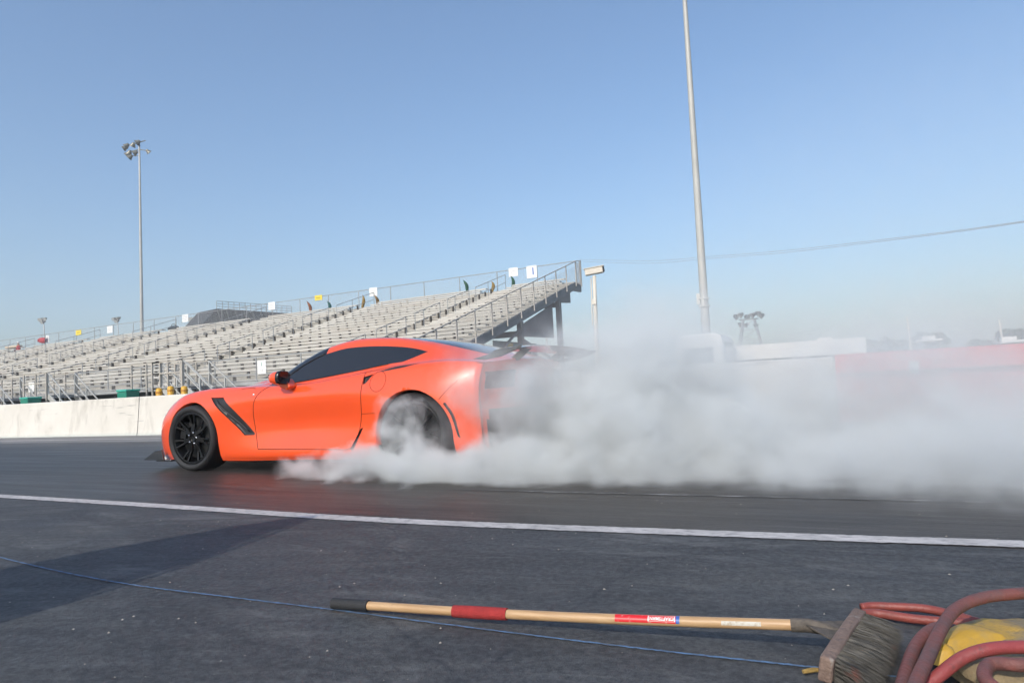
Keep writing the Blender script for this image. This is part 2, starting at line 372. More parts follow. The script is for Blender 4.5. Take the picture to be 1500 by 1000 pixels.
P(ff.build('front_fence',M_gal)); P(MB().add([(X0,YF,ZD+.05),(X1,YF,ZD+.05),(X1,YF,ZD+.86),(X0,YF,ZD+.86)],[(0,1,2,3)]).build('front_mesh',M_chain))
# end rail (posts every second row) and stringer at right end
er=MB(); pts=[]
for r in range(0,NR+1,2):
    y=YS+r*RUN-.05; z=ZB+r*RISE; er.box((X1+.07,y,z+.44),(.042,.042,1.25)); pts.append((X1+.07,y,z+1.09))
for a,b_ in zip(pts[:-1],pts[1:]): er.bar(a,b_,.04)
er.bar(pts[-1],(X1+.07,YB,ZT+1.26),.04); er.bar((X1+.07,YB,ZT-.1),(X1+.07,YB,ZT+1.26),.05)
for k in range(7):
    y=pts[-1][1]+(YB-pts[-1][1])*k/7; er.bar((X1+.07,y,ZT),(X1+.07,y,ZT+1.08),.015)
P(er.build('end_railing',mat('end_rail_steel',(.50,.45,.39),.6,var=.2)))
P(MB().add([(X1+.07,YS,ZB+.1),(X1+.07,YB,ZT+.1),(X1+.07,YB,ZT+1.08),(X1+.07,YS,ZB+1.08)],[(0,1,2,3)]).build('end_mesh',M_chain))
M_str=mat('stringer_steel',(.10,.115,.12),.6,var=.25)
xb=X1-.05
while xb>X0:
    st=MB(); st.prism([(YS-.3,ZB-.06),(YT-.1,ZB-.06+(YT-.1-YS+.3)*RISE/RUN),(YT+.8,ZT-.02),(YT+.8,ZT-.38),(YT-.3,ZT-.42),(YS-.3,ZB-.42)],xb-.06,xb+.06,'x')
    P(st.build('stringer',M_str))
    cl=MB()
    for (yy,zz) in ((YS+3.0,ZB+3*RISE/RUN),(YT-6.6,ZT-6.6*RISE/RUN),(YT-2.3,ZT-2.3*RISE/RUN)):
        cl.bb((xb-.11,yy-.11,0),(xb+.11,yy+.11,zz-.30))
    cl.bar((xb,YS+3,.5),(xb,YT-6.6,3.1),.08); cl.bar((xb,YT-6.6,ZT-3.1),(xb,YT-2.3,ZT-4.2),.09)
    P(cl.build('steel_column',M_dk)); xb-=7.3
for yy,zz in ((YT-2.3,ZT-1.3),(YT-6.6,ZT-2.9),(YS+3,1.6)):
    P(MB().bb((X0,yy-.06,zz-.12),(X1-.1,yy+.06,zz+.12)).build('cross_beam',M_str))
M_tarp=mat('dark_screen_panel',(.09,.105,.115),.7,var=.2,vscale=1.5)
a=onX(747,424,X1-.2); b_=onX(780,491,X1-.2)
P(MB().prism([(YT-6.2,ZT-2.55),(YT-2.5,ZT-1.28),(YT-2.5,ZT-2.9),(YT-6.2,ZT-2.98)],X1-.32,X1-.28,'x').build('screen_panel',M_tarp))
P(MB().prism([(YT-1.9,ZT-1.05),(YT-.1,ZT-.44),(YT-.1,ZT-1.0),(YT-1.9,ZT-1.15)],X1-.32,X1-.28,'x').build('screen_panel',M_tarp))
# aisle handrails
for a in aisles:
    for r0,r1 in ((1,4),(5,8),(9,12),(13,16),(17,NR+0)):
        pz=[]; hr=MB()
        for r in (r0,(r0+r1)//2,r1):
            y=YS+r*RUN; z=ZB+r*RISE; hr.tube([(a,y,z),(a,y,z+.90)],.016,6); pz.append((a,y,z+.90))
        hr.tube(pz,.017,6); hr.tube([(p[0],p[1],p[2]-.42) for p in pz],.013,6)
        P(hr.build('aisle_handrail',M_gal))
    sm=MB()
    for r in range(NR): y=YS+r*RUN; z=ZB+r*RISE; sm.bb((a-AW/2+.03,y+.12,z+.03),(a+AW/2-.03,y+.42,z+.03+RISE/2))
    P(sm.build('aisle_steps',M_al))
# access stairs from the front walkway to the ground
def stairs(xs_,lab):
    t=empty('access_stairs',(xs_,YF-.7,0),lab,'stairs','access stairs in front of the bleachers')
    mb=MB()
    for k in range(6): mb.box((.2+k*.27,0,ZD-.09-k*.18),(.27,1.0,.04))
    mb.build('treads',M_gal,t)
    for s in (-.52,.52):
        sd=MB()
        sd.bar((0,s,ZD-.02),(1.8,s,-.02+.1),.04,.2)
        sd.bar((0,s,ZD+.9),(1.65,s,.95),.035); sd.bar((0,s,ZD+.5),(1.65,s,.45),.035)
        sd.bar((0,s,ZD),(0,s,ZD+.9),.04); sd.bar((.82,s,.5),(.82,s,1.55),.045); sd.bar((1.65,s,0),(1.65,s,.95),.05)
        sd.build('railing',mat('stair_rail_steel',(.55,.54,.5),.45,metal=.3),t)
    ln=MB(); ln.bb((-1.6,-.6,ZD-.03),(-.0,.6,ZD)); ln.build('landing',M_gal,t)
    for s in (-.58,.58):
        lr=MB()
        for x in (-1.6,-.75,0): lr.bar((x,s,0),(x,s,ZD+.9),.05)
        lr.bar((-1.6,s,ZD+.9),(0,s,ZD+.9),.04); lr.bar((-1.6,s,ZD+.5),(0,s,ZD+.5),.04)
        lr.build('landing_railing',mat('stair_post_steel',(.50,.45,.38),.5,metal=.2),t)
    return t
for px,l in ((90,'grey metal access stairs at the left, below the bleachers'),(256,'grey metal access stairs beside the yellow posts'),(288,'grey metal access stairs directly above the orange bonnet'),(10,'grey metal access stairs at the far left frame edge')):
    stairs(onY(px,545,YF-.7).x,l)
# signs
M_sw=mat('sign_white',(.78,.77,.74),.5); M_sy=mat('sign_yellow',(.75,.58,.06),.5); M_blue=mat('sign_blue',(.03,.13,.42),.5); M_grn=mat('sign_grey_print',(.45,.46,.45),.6); M_tg=mat('sign_green',(.05,.3,.22),.5)
def text(s,size,loc,m,parent,name='lettering',rot=None,ext=.002,sx=1):
    cu=bpy.data.curves.new(name,'FONT'); cu.body=s; cu.size=size; cu.align_x='CENTER'; cu.align_y='CENTER'; cu.extrude=ext
    o=bpy.data.objects.new('t',cu); COL.objects.link(o); dg=bpy.context.evaluated_depsgraph_get(); me=bpy.data.meshes.new_from_object(o.evaluated_get(dg)); bpy.data.objects.remove(o)
    r=link(name,me,m,parent); r.rotation_euler=rot or (R(90),0,0); r.location=loc; r.scale=(sx,1,1); return r
def sign(px0,py0,px1,py1,Y,m,label,kind):
    a=onY(px0,py0,Y); b_=onY(px1,py1,Y); cx=(a.x+b_.x)/2; cz=(a.z+b_.z)/2; w_=abs(b_.x-a.x); h_=abs(a.z-b_.z)
    t=empty('section_sign',(cx,Y,cz-h_/2),label,'sign','section signs on the bleacher fences')
    MB().box((0,0,h_/2),(w_,.02,h_)).build('panel',m,t,bevel=.004)
    z=h_/2
    if kind=='1': 
        text('1',h_*.85,(.08,-.014,z),M_blue,t,sx=1.25); MB().box((0,-.013,h_*.93),(w_*.8,.004,.02)).build('print_line',M_grn,t)
    elif kind=='num':
        for zz,ww in ((.8,.6),(.62,.7),(.45,.7),(.25,.5)): MB().box((0,-.013,h_*zz),(w_*ww,.004,h_*.05)).build('print_line',M_grn,t)
    elif kind=='front':
        text('1',h_*.4,(0,-.014,h_*.7),M_tg,t); text('11',h_*.3,(0,-.014,h_*.25),M_grn,t)
    elif kind=='y': MB().box((0,-.013,z),(w_*.6,.004,h_*.12)).build('print_line',mat('brown_print',(.3,.2,.03),.6),t)
YSg=YB-.06
sign(771,390,787,406,YSg,M_sw,'white square sign with a blue numeral 1 near the top right end of the bleachers','1')
sign(745,393,759,404,YSg,M_sw,'white printed sign left of the blue numeral sign on the top fence','num')
sign(541,422,553,433,YSg,M_sw,'white sign on the top fence above the orange car roof, right of the yellow one','num')
sign(461,433,472,439,YSg,M_sy,'small yellow sign on the top fence above the windscreen','y')
sign(393,443,403,453,YSg,M_sw,'white sign on the top fence in front of the dark far stand','num')
sign(267,461,276,471,YSg,M_sw,'white sign on the top fence right of the tall left lamp pole','num')
sign(157,478,165,487,YSg,M_sw,'white sign on the top fence left of the tall lamp pole','num')
sign(111,484,119,490,YSg,M_sy,'small yellow sign on the top fence at the far left','y')
sign(65,492,72,501,YSg,M_sw,'white sign beside the red flag at the far left top','num')
sign(377,528,390,547,YF-.06,M_sw,'tall white sign on the lower fence left of the door mirror','front')
sign(42,560,50,574,YF-.06,M_sw,'tall white sign on the lower fence at the far left','front')
# yellow bollards, bins
for px,l in ((233,'leftmost of the three yellow bollards behind the white wall'),(250,'middle of the three yellow bollards behind the white wall'),(270,'rightmost of the three yellow bollards behind the white wall')):
    p=onY(px,566,14.5); h_=onY(px,566 if px>240 else 569,14.5).z+.02
    t=empty('bollard',(p.x,14.5,0),l,'bollard','yellow bollards')
    MB().lathe([(0.001,h_),(.07,h_-.01),(.10,h_-.05),(.105,0)],16,'z').build('post',mat('bollard_yellow',(.62,.33,.02),.5,var=.15),t,True)
    MB().lathe([(.112,h_-.17),(.112,h_-.12)],16,'z').build('band',mat('bollard_band',(.5,.22,.02),.5),t)
M_bin=mat('bin_green',(.01,.20,.13),.5)
for px,py,l in ((45,582,'green bin under the bleachers at the far left'),(188,571,'green bin under the bleachers behind the wall, left of the bollards')):
    p=onY(px,py,15.2); t=empty('rubbish_bin',(p.x,15.2,0),l,'bin','green bins'); hh=p.z
    MB().prism([(-.22,0),(.22,0),(.26,hh-.06),(-.26,hh-.06)],-.25,.25,'y').build('body',M_bin,t,bevel=.02); MB().box((0,0,hh-.02),(.56,.55,.07)).build('lid',mat('bin_lid',(.03,.42,.30),.4),t,bevel=.02)
# dark skirt below front walkway
P(MB().bb((X0,YF+.5,0.02),(X1-3,YF+.54,ZD-.05)).build('skirt_screen',mat('green_black_screen',(.018,.028,.027),.8,var=.3)))
# hanging banner under the right end
bn=empty('hanging_banner',tuple(onX(755,506,X1-1.2)),'colourful trackside banner under the right end of the bleachers','banner')
a=onX(722,506,X1-1.2); b2=onX(786,500,X1-1.2); bn.location=a
L=b2-a; L.z=0; n_=L.length; dv=L.normalized()
def bpanel(t0,t1,z0,z1,m,nm,off=0):
    mb=MB(); rot=Matrix((dv,Vector((-dv.y,dv.x,0)),Vector((0,0,1)))).transposed()
    mb.box(dv*(n_*(t0+t1)/2)+Vector((0,0,(z0+z1)/2))+Vector((dv.y,-dv.x,0))*off,(n_*(t1-t0),.02,z1-z0),rot); return mb.build(nm,m,bn)
bpanel(0,1,-.5,.22,mat('banner_dark',(.06,.1,.09),.7,var=.3),'cloth')
bpanel(.30,.42,-.4,.16,mat('banner_yellow',(.6,.45,.03),.6),'yellow_patch',.015); bpanel(.45,.80,-.4,.14,mat('banner_green',(.05,.22,.15),.6,var=.5,vscale=8),'green_patch',.015)
bpanel(.82,.93,.0,.18,mat('banner_orange',(.6,.16,.08),.6),'orange_patch',.015)
bpanel(.84,.99,-.3,-.05,M_sw,'white_patch',.015)
# far-left furled flags and flags along the top
def furled(px0,py0,px1,py1,col,lab):
    top=onY(px0,py0,YB-.35); bot=onY(px1,py1,YB-.35)
    t=empty('furled_flag',tuple(bot),lab,'flag','furled flags along the top walkway')
    d=top-bot; pts=[Vector((0,0,-.6))+d*0]+[d*k/8+Vector((.10*math.sin(math.pi*k/8),0,0)) for k in range(9)]
    MB().tube(pts,[.05,.07,.09,.10,.10,.09,.08,.06,.035,.01],8).build('cloth',mat('flag_'+lab.split()[1],tuple(.6*k for k in col),.8,var=.4,vscale=5),t,True)
    MB().tube([(0,.12,-.7),d*.6+Vector((0,.12,0))],.02,6).build('pole',M_gal,t)
furled(678,410,684,425,(.02,.12,.06),'furled green flag leaning at the top, above the car roof')
furled(804-118,0,0,0,(0,0,0),'x') if False else None
furled(748,404,751,420,(.02,.14,.07),'furled green flag under the printed white sign near the right end')
furled(548,432,553,445,(.30,.17,.04),'furled brown flag under the white sign above the windscreen')
furled(449,441,455,455,(.34,.12,.05),'furled orange flag left of the yellow sign above the windscreen')
furled(479,441,483,452,(.02,.13,.12),'furled teal flag right of the yellow sign above the windscreen')
furled(720,412,721,425,(.42,.27,.06),'furled yellow flag beside the aisle handrail near the right end')
furled(531,432,531,448,(.42,.30,.06),'furled yellow flag beside the aisle handrail above the windscreen')
# red flag, red shirt person at far left
def flagpx(x0,y0,x1,y1,lab):
    Y=YB-.3; a=onY(x0,y0,Y); b_=onY(x1,y1,Y); t=empty('hanging_flag',(b_.x,Y,b_.z),lab,'flag')
    W=a.x-b_.x; Hh=a.z-b_.z; g=MB(); n=10; vs=[];
    for i in range(n+1):
        for j in range(2):
            u=i/n; x=W*u; z=(Hh*(.45*u if j==0 else 1-.12*u)); vs.append((x,.10*math.sin(u*9)+.02*j,z))
    o=g.add(vs,[(2*i,2*i+2,2*i+3,2*i+1) for i in range(n)]).build('cloth',mat('flag_red',(.38,.05,.06),.8,var=.4,vscale=4),t,True)
    m=o.modifiers.new('s','SOLIDIFY'); m.thickness=.01
    MB().tube([(0,0,-.9),(0,0,Hh+.15)],.03,8).build('pole',M_dk,t)
flagpx(54,495,66,503.5,'dark red flag hanging from the top fence at the far left')
# ------------------------------------------------------------------ small seated spectator (red shirt, white cap)
def person(loc,lab):
    t=empty('person',loc,lab,'person')
    bm=bmesh.new(); 
    V=[((0,0,.50),.15),((0,0,.72),.16),((0,.0,.95),.17),((0,0,1.02),.08),((0,-.01,1.12),.09),((0,-.02,1.22),.095),
       ((.18,0,.93),.06),((.24,-.05,.70),.05),((.16,-.24,.58),.04),((-.18,0,.93),.06),((-.24,-.05,.70),.05),((-.16,-.24,.58),.04),
       ((.10,-.05,.48),.10),((.12,-.45,.46),.075),((.12,-.48,.06),.05),((.12,-.60,.03),.045),((-.10,-.05,.48),.10),((-.12,-.45,.46),.075),((-.12,-.48,.06),.05),((-.12,-.60,.03),.045)]
    E_=[(0,1),(1,2),(2,3),(3,4),(4,5),(2,6),(6,7),(7,8),(2,9),(9,10),(10,11),(0,12),(12,13),(13,14),(14,15),(0,16),(16,17),(17,18),(18,19)]
    me=bpy.data.meshes.new('body'); me.from_pydata([v for v,_ in V],E_,[]); o=link('body',me,None,t)
    sk=o.modifiers.new('skin','SKIN'); 
    for i,(v,r) in enumerate(V): me.skin_vertices[0].data[i].radius=(r,r)
    me.skin_vertices[0].data[0].use_root=True
    ss=o.modifiers.new('s','SUBSURF'); ss.levels=ss.render_levels=1
    def fn(q,b,tc):
        s=q.n('ShaderNodeSeparateXYZ'); q.l(tc,s.inputs[0]); c=q.mix(q.math('GREATER_THAN',s.outputs['Z'],1.0),(.33,.03,.04),(.42,.24,.16)); c=q.mix(q.math('LESS_THAN',s.outputs['Z'],.54),c,(.04,.05,.09)); q.l(c,b.inputs['Base Color'])
    me.materials.append(mat('person_clothes',(.4,.05,.05),.8,fn=fn))
    MB().lathe([(.001,1.36),(.06,1.35),(.10,1.30),(.115,1.235)],14,'z',(0,-.01,0)).build('cap',M_sw,t,True)
    MB().box((0,-.15,1.24),(.14,.12,.015)).build('cap_peak',M_sw,t)
p=onY(29,506,YT-.35); person((p.x,YT-.45,p.z-1.02),'person in dark red shirt and white cap seated on the top row at far left')
tp=empty('folded_tarp',tuple(onY(20,508,YT-.3)),'small beige folded tarp on the top row at the far left','tarp')
MB().box((0,0,0),(1.8,.5,.2)).build('cloth',mat('beige_cloth',(.5,.42,.32),.8,var=.2),tp,bevel=.06)
tp=empty('equipment_bag',tuple(onY(254,481,YT-.3)),'dark bag lying on the top row right of the tall lamp pole','bag')
MB().lathe([(.001,-.5),(.13,-.46),(.17,-.3),(.17,.3),(.13,.46),(.001,.5)],12,'x').build('bag_body',M_dk,tp,True)
MB().tube(smooth_path([(-.25,0,.15),(-.12,0,.3),(.12,0,.3),(.25,0,.15)],4),.02,6).build('handle',M_brk,tp)
# ------------------------------------------------------------------ dark far stand behind
p4=onY(318,452,62); p3=onY(298,474,62); pr_=onZ(428,459,p4.z); dv2=Vector((pr_.x-p4.x,pr_.y-p4.y,0)); LF=dv2.length
fs=empty('far_grandstand',(p4.x,62,0),'dark back of a second stand rising behind the bleachers','grandstand',rz=math.atan2(dv2.y,dv2.x))
M_far=mat('far_stand_metal',(.04,.042,.042),.7,var=.25,vscale=.5)
zt=p4.z; _r=ray(298,474); _n=Vector((-dv2.y,dv2.x)).normalized(); _t=(_n.x*p4.x+_n.y*p4.y)/(_n.x*_r[0]+_n.y*_r[1]); p3=Vector((_r[0]*_t,_r[1]*_t,H+_r[2]*_t)); dl=-Vector((p3.x-p4.x,p3.y-p4.y)).length
MB().prism([(0,zt),(LF,zt),(LF,6),(dl*1.3,6),(dl,p3.z)],0,5,'y').build('seating_deck',M_far,fs)
cr=MB()
for k in range(9): cr.bar((k*LF/9,-.06,zt-.1),(k*LF/9+1.0,-.06,zt-3.5),.12)
cr.build('bracing',mat('far_brace',(.13,.13,.12),.6),fs)
rl=MB()
for k in range(15): rl.tube([(k*LF/14,.1,zt-.3),(k*LF/14,.1,zt+1.05)],.04,6)
for z_ in (.35,.7,1.05): rl.tube([(0,.1,zt+z_),(LF,.1,zt+z_)],.035,6)
rl.build('railing',M_gal,fs)
for k in range(4): MB().bb((1+k*(LF-2)/3-.2,2,0),(1+k*(LF-2)/3+.2,2.4,7)).build('steel_column',M_dk,fs)
# faint summer haze in the air
tag(link('haze',MB().bb((-420,-30,-1.2),(120,330,60)).mesh('haze'),None),'thin pale summer haze hanging in the air over the track','haze',kind='stuff')
hm=bpy.data.materials.new('haze'); hm.use_nodes=True; hm.node_tree.nodes.clear(); q=N(hm.node_tree); hv_=q.n('ShaderNodeVolumePrincipled'); hv_.inputs['Color'].default_value=(.90,.94,1,1); hv_.inputs['Density'].default_value=.0012; hv_.inputs['Anisotropy'].default_value=0
q.l(hv_.outputs[0],q.n('ShaderNodeOutputMaterial').inputs['Volume']); bpy.data.objects['haze'].data.materials.append(hm)
# ------------------------------------------------------------------ lamp poles
M_pole=mat('galvanised_pole',(.47,.46,.42),.55,metal=.1,var=.12,vscale=.6)
M_lamp=mat('lamp_housing',(.20,.19,.15),.4,metal=.4,var=.3); M_lens=mat('lamp_lens',(.55,.55,.5),.15)
def floodlight(t,c,d,s):
    c=Vector(c); d=Vector(d).normalized(); q_=d.to_track_quat('Z','Y').to_matrix()
    h=MB(); prof=[(.10,-.32),(.17,-.26),(.20,-.12),(.34,.16),(.36,.20)]
    h.lathe([(r*s,a*s) for r,a in prof],14,'z'); h.v=[tuple(q_@Vector(v)+c) for v in h.v]; o=h.build('lamp_head',M_lamp,t,True)
    g=MB(); g.lathe([(.001,.19*s),(.34*s,.19*s)],14,'z'); g.v=[tuple(q_@Vector(v)+c) for v in g.v]; g.build('lens',M_lens,o)
def mast(px_top,py_top,px_b,py_b,Y,r0,r1,lab,heads,sc=1.,grp=None,ztop=None,nm='floodlight_pole'):
    pb=onY(px_b,py_b,Y); pt=onY(px_top,py_top,Y); slope=(pt.x-pb.x)/(pt.z-pb.z); xb_=pb.x-slope*pb.z
    zt=ztop or pt.z; t=empty(nm,(xb_,Y,0),lab,'lamp pole',grp)
    top=Vector((slope*zt,0,zt)); pts=[top*k/6 for k in range(7)]
    MB().tube(pts,[r0+(r1-r0)*k/6 for k in range(7)],14).build('pole',M_pole,t,True)
    MB().bb((-r0*1.8,-r0*1.8,0),(r0*1.8,r0*1.8,.06)).build('base_plate',M_gal,t)
    return t,top
YP=52
t,top=mast(204,207,208,487,YP,.24,.10,'tall lamp pole with a cluster of floodlights behind the left bleachers',8)
fr=MB(); 
s=YP/40*.040*15  # scale helper
def rel(px,py): return onY(px,py,YP)-Vector(t.location)
heads=[(183,217),(189,214.5),(195,212.5),(205,209.5),(187,226),(193,225),(198,224),(194,231)]
for i,(a_,b_) in enumerate(heads):
    floodlight(t,rel(a_,b_)+Vector((0,-.3*(i%2),0)),(-.8+.2*(i%3),-.55+.25*(i%3),-.55),1.05)
floodlight(t,rel(217,222),(.3,.5,-.55),.9)
fr.bar(rel(182,215),rel(213,206),.09); fr.bar(rel(184,224),rel(204,219),.09); fr.bar(rel(204,219),rel(216,221),.09); fr.bar(rel(187,229),rel(204,228),.07)
fr.build('cross_arm',M_lamp,t)
# distant poles
def far_pole(px,py,pyb,Y,w_,lab):
    t,top=mast(px,py,px+1,pyb,Y,.22,.12,lab,0,grp='distant floodlight poles'); 
    k=w_/12.*Y/80.
    a=MB(); a.bar(top+Vector((-w_*Y/985*.62,0,-.1)),top+Vector((w_*Y/985*.62,0,-.1)),.18); a.bar(top+Vector((-w_*Y/985*.45,0,-.9)),top+Vector((w_*Y/985*.45,0,-.9)),.14); a.build('cross_arm',M_lamp,t)
    n=5
    for i in range(n):
        x=(i/(n-1)-.5)*w_*Y/985*1.2; 
        floodlight(t,top+Vector((x,-.3,-.1)),(random.uniform(-.6,.6),-.8,-.5),1.5)
        if i in(1,2,3): floodlight(t,top+Vector((x*.8,-.3,-.9)),(random.uniform(-.6,.6),-.8,-.5),1.4)
far_pole(64,467,492,110,20,'distant floodlight pole above the far left bleachers')
far_pole(172,466,482,125,17,'distant floodlight pole left of the tall lamp pole')
far_pole(281,466,480,150,14,'distant floodlight pole right of the tall lamp pole')
far_pole(800,467,508,120,10,'distant floodlight pole seen right of the bleacher end')
# huge pole right
t,top=mast(1003,0,1034,480,32,.215,.085,'huge tapering steel pole rising out of frame behind the smoke',0,ztop=22.5)
cl=MB(); 
for zz in (3.95,4.3): cl.lathe([(.20,zz-.03),(.27,zz-.03),(.27,zz+.03),(.20,zz+.03)],14,'z',(top.x*zz/22.5,0,0))
cl.box((top.x*4.2/22.5-.24,-.05,4.3),(.16,.2,.5)); cl.box((top.x*4.2/22.5,-.23,4.1),(.14,.1,.3)); cl.build('clamp_collar',mat('pole_clamp',(.6,.57,.5),.5),t)
fr=MB(); fr.bar(top+Vector((-1.6,0,0)),top+Vector((1.6,0,0)),.12); fr.build('cross_arm',M_lamp,t)
for x in (-1.4,-.7,0,.7,1.4): floodlight(t,top+Vector((x,-.25,.1)),(0,-.7,-.7),1.)
# truss light tower
YT2=60; a=onY(1096,458,YT2); t=empty('floodlight_tower',(a.x,YT2,0),'four legged light tower with floodlights, right of the huge pole','light tower')
zt=a.z-.6; tw=MB()
for sx in (-1,1):
    for sy in (-1,1): tw.tube([(sx*1.5,sy*1.0,0),(sx*.45,sy*.4,zt)],.06,6)
for k in range(6):
    f0=k/6;f1=(k+1)/6; w0=1.5-1.05*f0; w1=1.5-1.05*f1
    tw.bar((-w0,-1+.6*f0,zt*f0),(w1,-1+.6*f1,zt*f1),.05); tw.bar((-w1,-1+.6*f1,zt*f1),(w1,-1+.6*f1,zt*f1),.05)
tw.build('lattice',M_gal,t); MB().box((0,0,zt+.05),(1.5,.8,.06)).build('platform',M_dk,t); M_lamp=mat('dark_lamp_housing',(.05,.052,.05),.6)
for k,x in enumerate((-1.0,-.55,-.1,.4,.8,1.1)): floodlight(t,(x,-.3,zt+.35+.12*math.sin(k*2.1)),((-1)**k*.8,-.4,-.45),.72)
for k,x in enumerate((-.7,-.2,.55)): floodlight(t,(x,-.3,zt-.35-.1*k),((-1)**k*.7,-.4,-.5),.6)
# camera on pole
YC=17.5; pt=onY(870.5,404,YC); pb=onY(874,505,YC); sl_=(pt.x-pb.x)/(pt.z-pb.z); t=empty('security_camera_pole',(pb.x-sl_*pb.z,YC,0),'white boxed camera on a slim pole right of the bleachers','camera pole')
top=Vector((sl_*pt.z,0,pt.z)); M_cr=mat('cream_paint',(.66,.60,.50),.5,var=.08)
MB().tube([(0,0,0),top*.55,top*.78,top],[.075,.06,.055,.05],12).build('pole',M_cr,t,True)
MB().tube([top*.62+Vector((-.10,0,0)),top+Vector((-.10,0,-.05))],.018,6).build('conduit',M_cr,t)
rot=Matrix.Rotation(R(14),3,'Z')@Matrix.Rotation(R(-6),3,'Y')
MB().box(top+Vector((.0,0,.13)),(.50,.20,.17),rot).build('camera_housing',M_cr,t,bevel=.02)
MB().box(top+Vector((.0,0,.225)),(.56,.24,.02),rot).build('sun_shield',M_cr,t)
o=MB().lathe([(.001,.0),(.06,.0),(.075,-.02),(.075,-.09)],14,'x'); o.v=[tuple(rot@(Vector(v)+Vector((.29,0,0)))+top+Vector((0,0,.13))) for v in o.v]; o.build('lens',mat('lens_black',(.01,.01,.012),.1),t,True)
MB().box(top*.80+Vector((.0,-.05,0)),(.12,.08,.14)).build('junction_box',M_cr,t)
# cables
E0=onX(848,379,X1)
for k,(dy,lab) in enumerate(((0,'upper overhead cable running right from the bleacher top'),(3,'lower overhead cable running right from the bleacher top'))):
    px=[(849,380+dy),(950,382+dy*1.2),(1034,376+dy),(1150,367+dy),(1300,350+dy*.8),(1400,338+dy*.6),(1500,324+dy*.5),(1640,303)]
    Ys=[YB,29,26.5,23.5,20,18.2,16.6,14.6]; pts=[onY(x,y,Y) for (x,y),Y in zip(px,Ys)]
    tag(MB().tube(smooth_path(pts,6),.0075,5).build('overhead_cable',mat('cable_grey',(.38,.40,.42),.6)),lab,'cable')
# ------------------------------------------------------------------ right background: bus, building, carts, trees
YBs=24.
M_wv=mat('vehicle_white',(.70,.67,.62),.4,var=.06); M_win=mat('dark_window',(.02,.025,.03),.1); M_tyre=mat('tyre_rubber',(.022,.022,.023),.75,bump=.3,bscale=60); M_trim=mat('black_trim',(.015,.015,.016),.5)
def wheelset(t,pts,r,w_=.25):
    for p in pts:
        wo=MB().lathe([(.3*r,-w_/2),(.6*r,-w_/2),(.95*r,-w_/2),(r,-w_*.35),(r,w_*.35),(.95*r,w_/2),(.6*r,w_/2)],20,'y',p).build('wheel',M_tyre,t,True)
        MB().lathe([(.001,-w_/2-.01),(.25*r,-w_/2-.02),(.55*r,-w_/2+.01),(.6*r,-w_/2+.0)],16,'y',p).build('rim',M_gal,wo,True)
a=onY(988,489,YBs); b_=onY(1058,486,YBs)
t=empty('shuttle_bus',(a.x,YBs,0),'white round-cornered bus half hidden in the smoke under the huge pole','bus')
Wb=b_.x-a.x; hb=b_.z
MB().prism([(0,.35),(Wb,.35),(Wb,hb-.28),(Wb-.06,hb-.1),(Wb-.25,hb),(.25,hb),(.06,hb-.1),(0,hb-.28)],0,2.4,'y').build('body',M_wv,t,bevel=.06)
MB().bb((.25,-.012,hb-1.05),(Wb-.35,0.02,hb-.5)).build('side_window',M_win,t)
MB().bb((Wb-.02,.3,hb-1.1),(Wb+.012,2.1,hb-.32)).build('rear_window',M_win,t)
wheelset(t,[(.6,.05,.4),(Wb-.5,.05,.4)],.4)
a=onY(1060,504,27); b_=onY(1268,494,27); c_=onY(1268,517,27)
t=empty('office_trailer',(a.x,27,0),'long low white building with a flat roof seen through smoke','building')
Wl=b_.x-a.x
MB().bb((0,0,0),(Wl-.5,6,b_.z-.55)).build('wall',mat('offwhite_siding',(.52,.50,.47),.7,var=.08),t)
MB().bb((-.1,-.25,b_.z-.55),(Wl,6.3,b_.z)).build('roof',M_wv,t)
for k in range(4): 
    f=MB().bb((.5+k*1.25,-.03,.85),(1.15+k*1.25,.02,1.4)).build('window',M_win,t); MB().bb((.45+k*1.25,-.045,.80),(1.2+k*1.25,-.031,.85)).build('sill',M_wv,f)
MB().bb((Wl-1.6,.5,b_.z),(Wl-1.1,1.4,b_.z+.12)).build('roof_vent',M_wv,t)
# golf cart with canopy
def cart(px0,px1,pyt,Y,lab):
    a=onY(px0,pyt,Y); b_=onY(px1,pyt-2,Y); W=b_.x-a.x; h_=a.z; t=empty('utility_cart',(a.x,Y,0),lab,'cart','carts beyond the red wall')
    MB().box((W/2,.6,h_),(W*1.05,1.3,.07)).build('canopy',M_wv,t,bevel=.02)
    MB().prism([(0,.3),(W,.3),(W,.75),(W*.75,.8),(W*.7,.6),(W*.35,.6),(W*.25,.95),(0,.85)],0.05,1.15,'y').build('body',M_wv,t,bevel=.03)
    for x,x2 in ((W*.18,W*.1),(W*.85,W*.93)):
        for y in (.1,1.1): MB().bar((x,y,.7),(x2,y,h_),.04).build('canopy_post',M_gal,t)
    MB().box((W*.55,.6,.85),(.12,1.0,.45)).build('seat',M_trim,t,bevel=.03); MB().box((W*.5,.6,h_+.09),(.35,.4,.12)).build('roof_beacon',M_wv,t,bevel=.02)
    wheelset(t,[(W*.18,.05,.25),(W*.82,.05,.25),(W*.18,1.15,.25),(W*.82,1.15,.25)],.25,.18)
cart(1347,1380,499,24,'white canopied cart beyond the red wall, right of the slim mast')
cart(1467,1500,501,22,'white canopied cart beyond the red wall at the right frame edge')
for px,py,lab in ((1330,464,'slim white mast beyond the red wall, left of the canopied cart'),(1465,468,'faint slim mast near the right edge beyond the red wall')):
    p=onY(px,py,30); t=empty('slim_mast',(p.x,30,0),lab,'mast','slim masts beyond the red wall'); MB().tube([(0,0,0),(0,0,p.z*.7),(-.03,0,p.z)],[.05,.045,.03],8).build('pole',M_cr,t); MB().box((0,0,.03),(.25,.25,.06)).build('base_plate',M_gal,t)
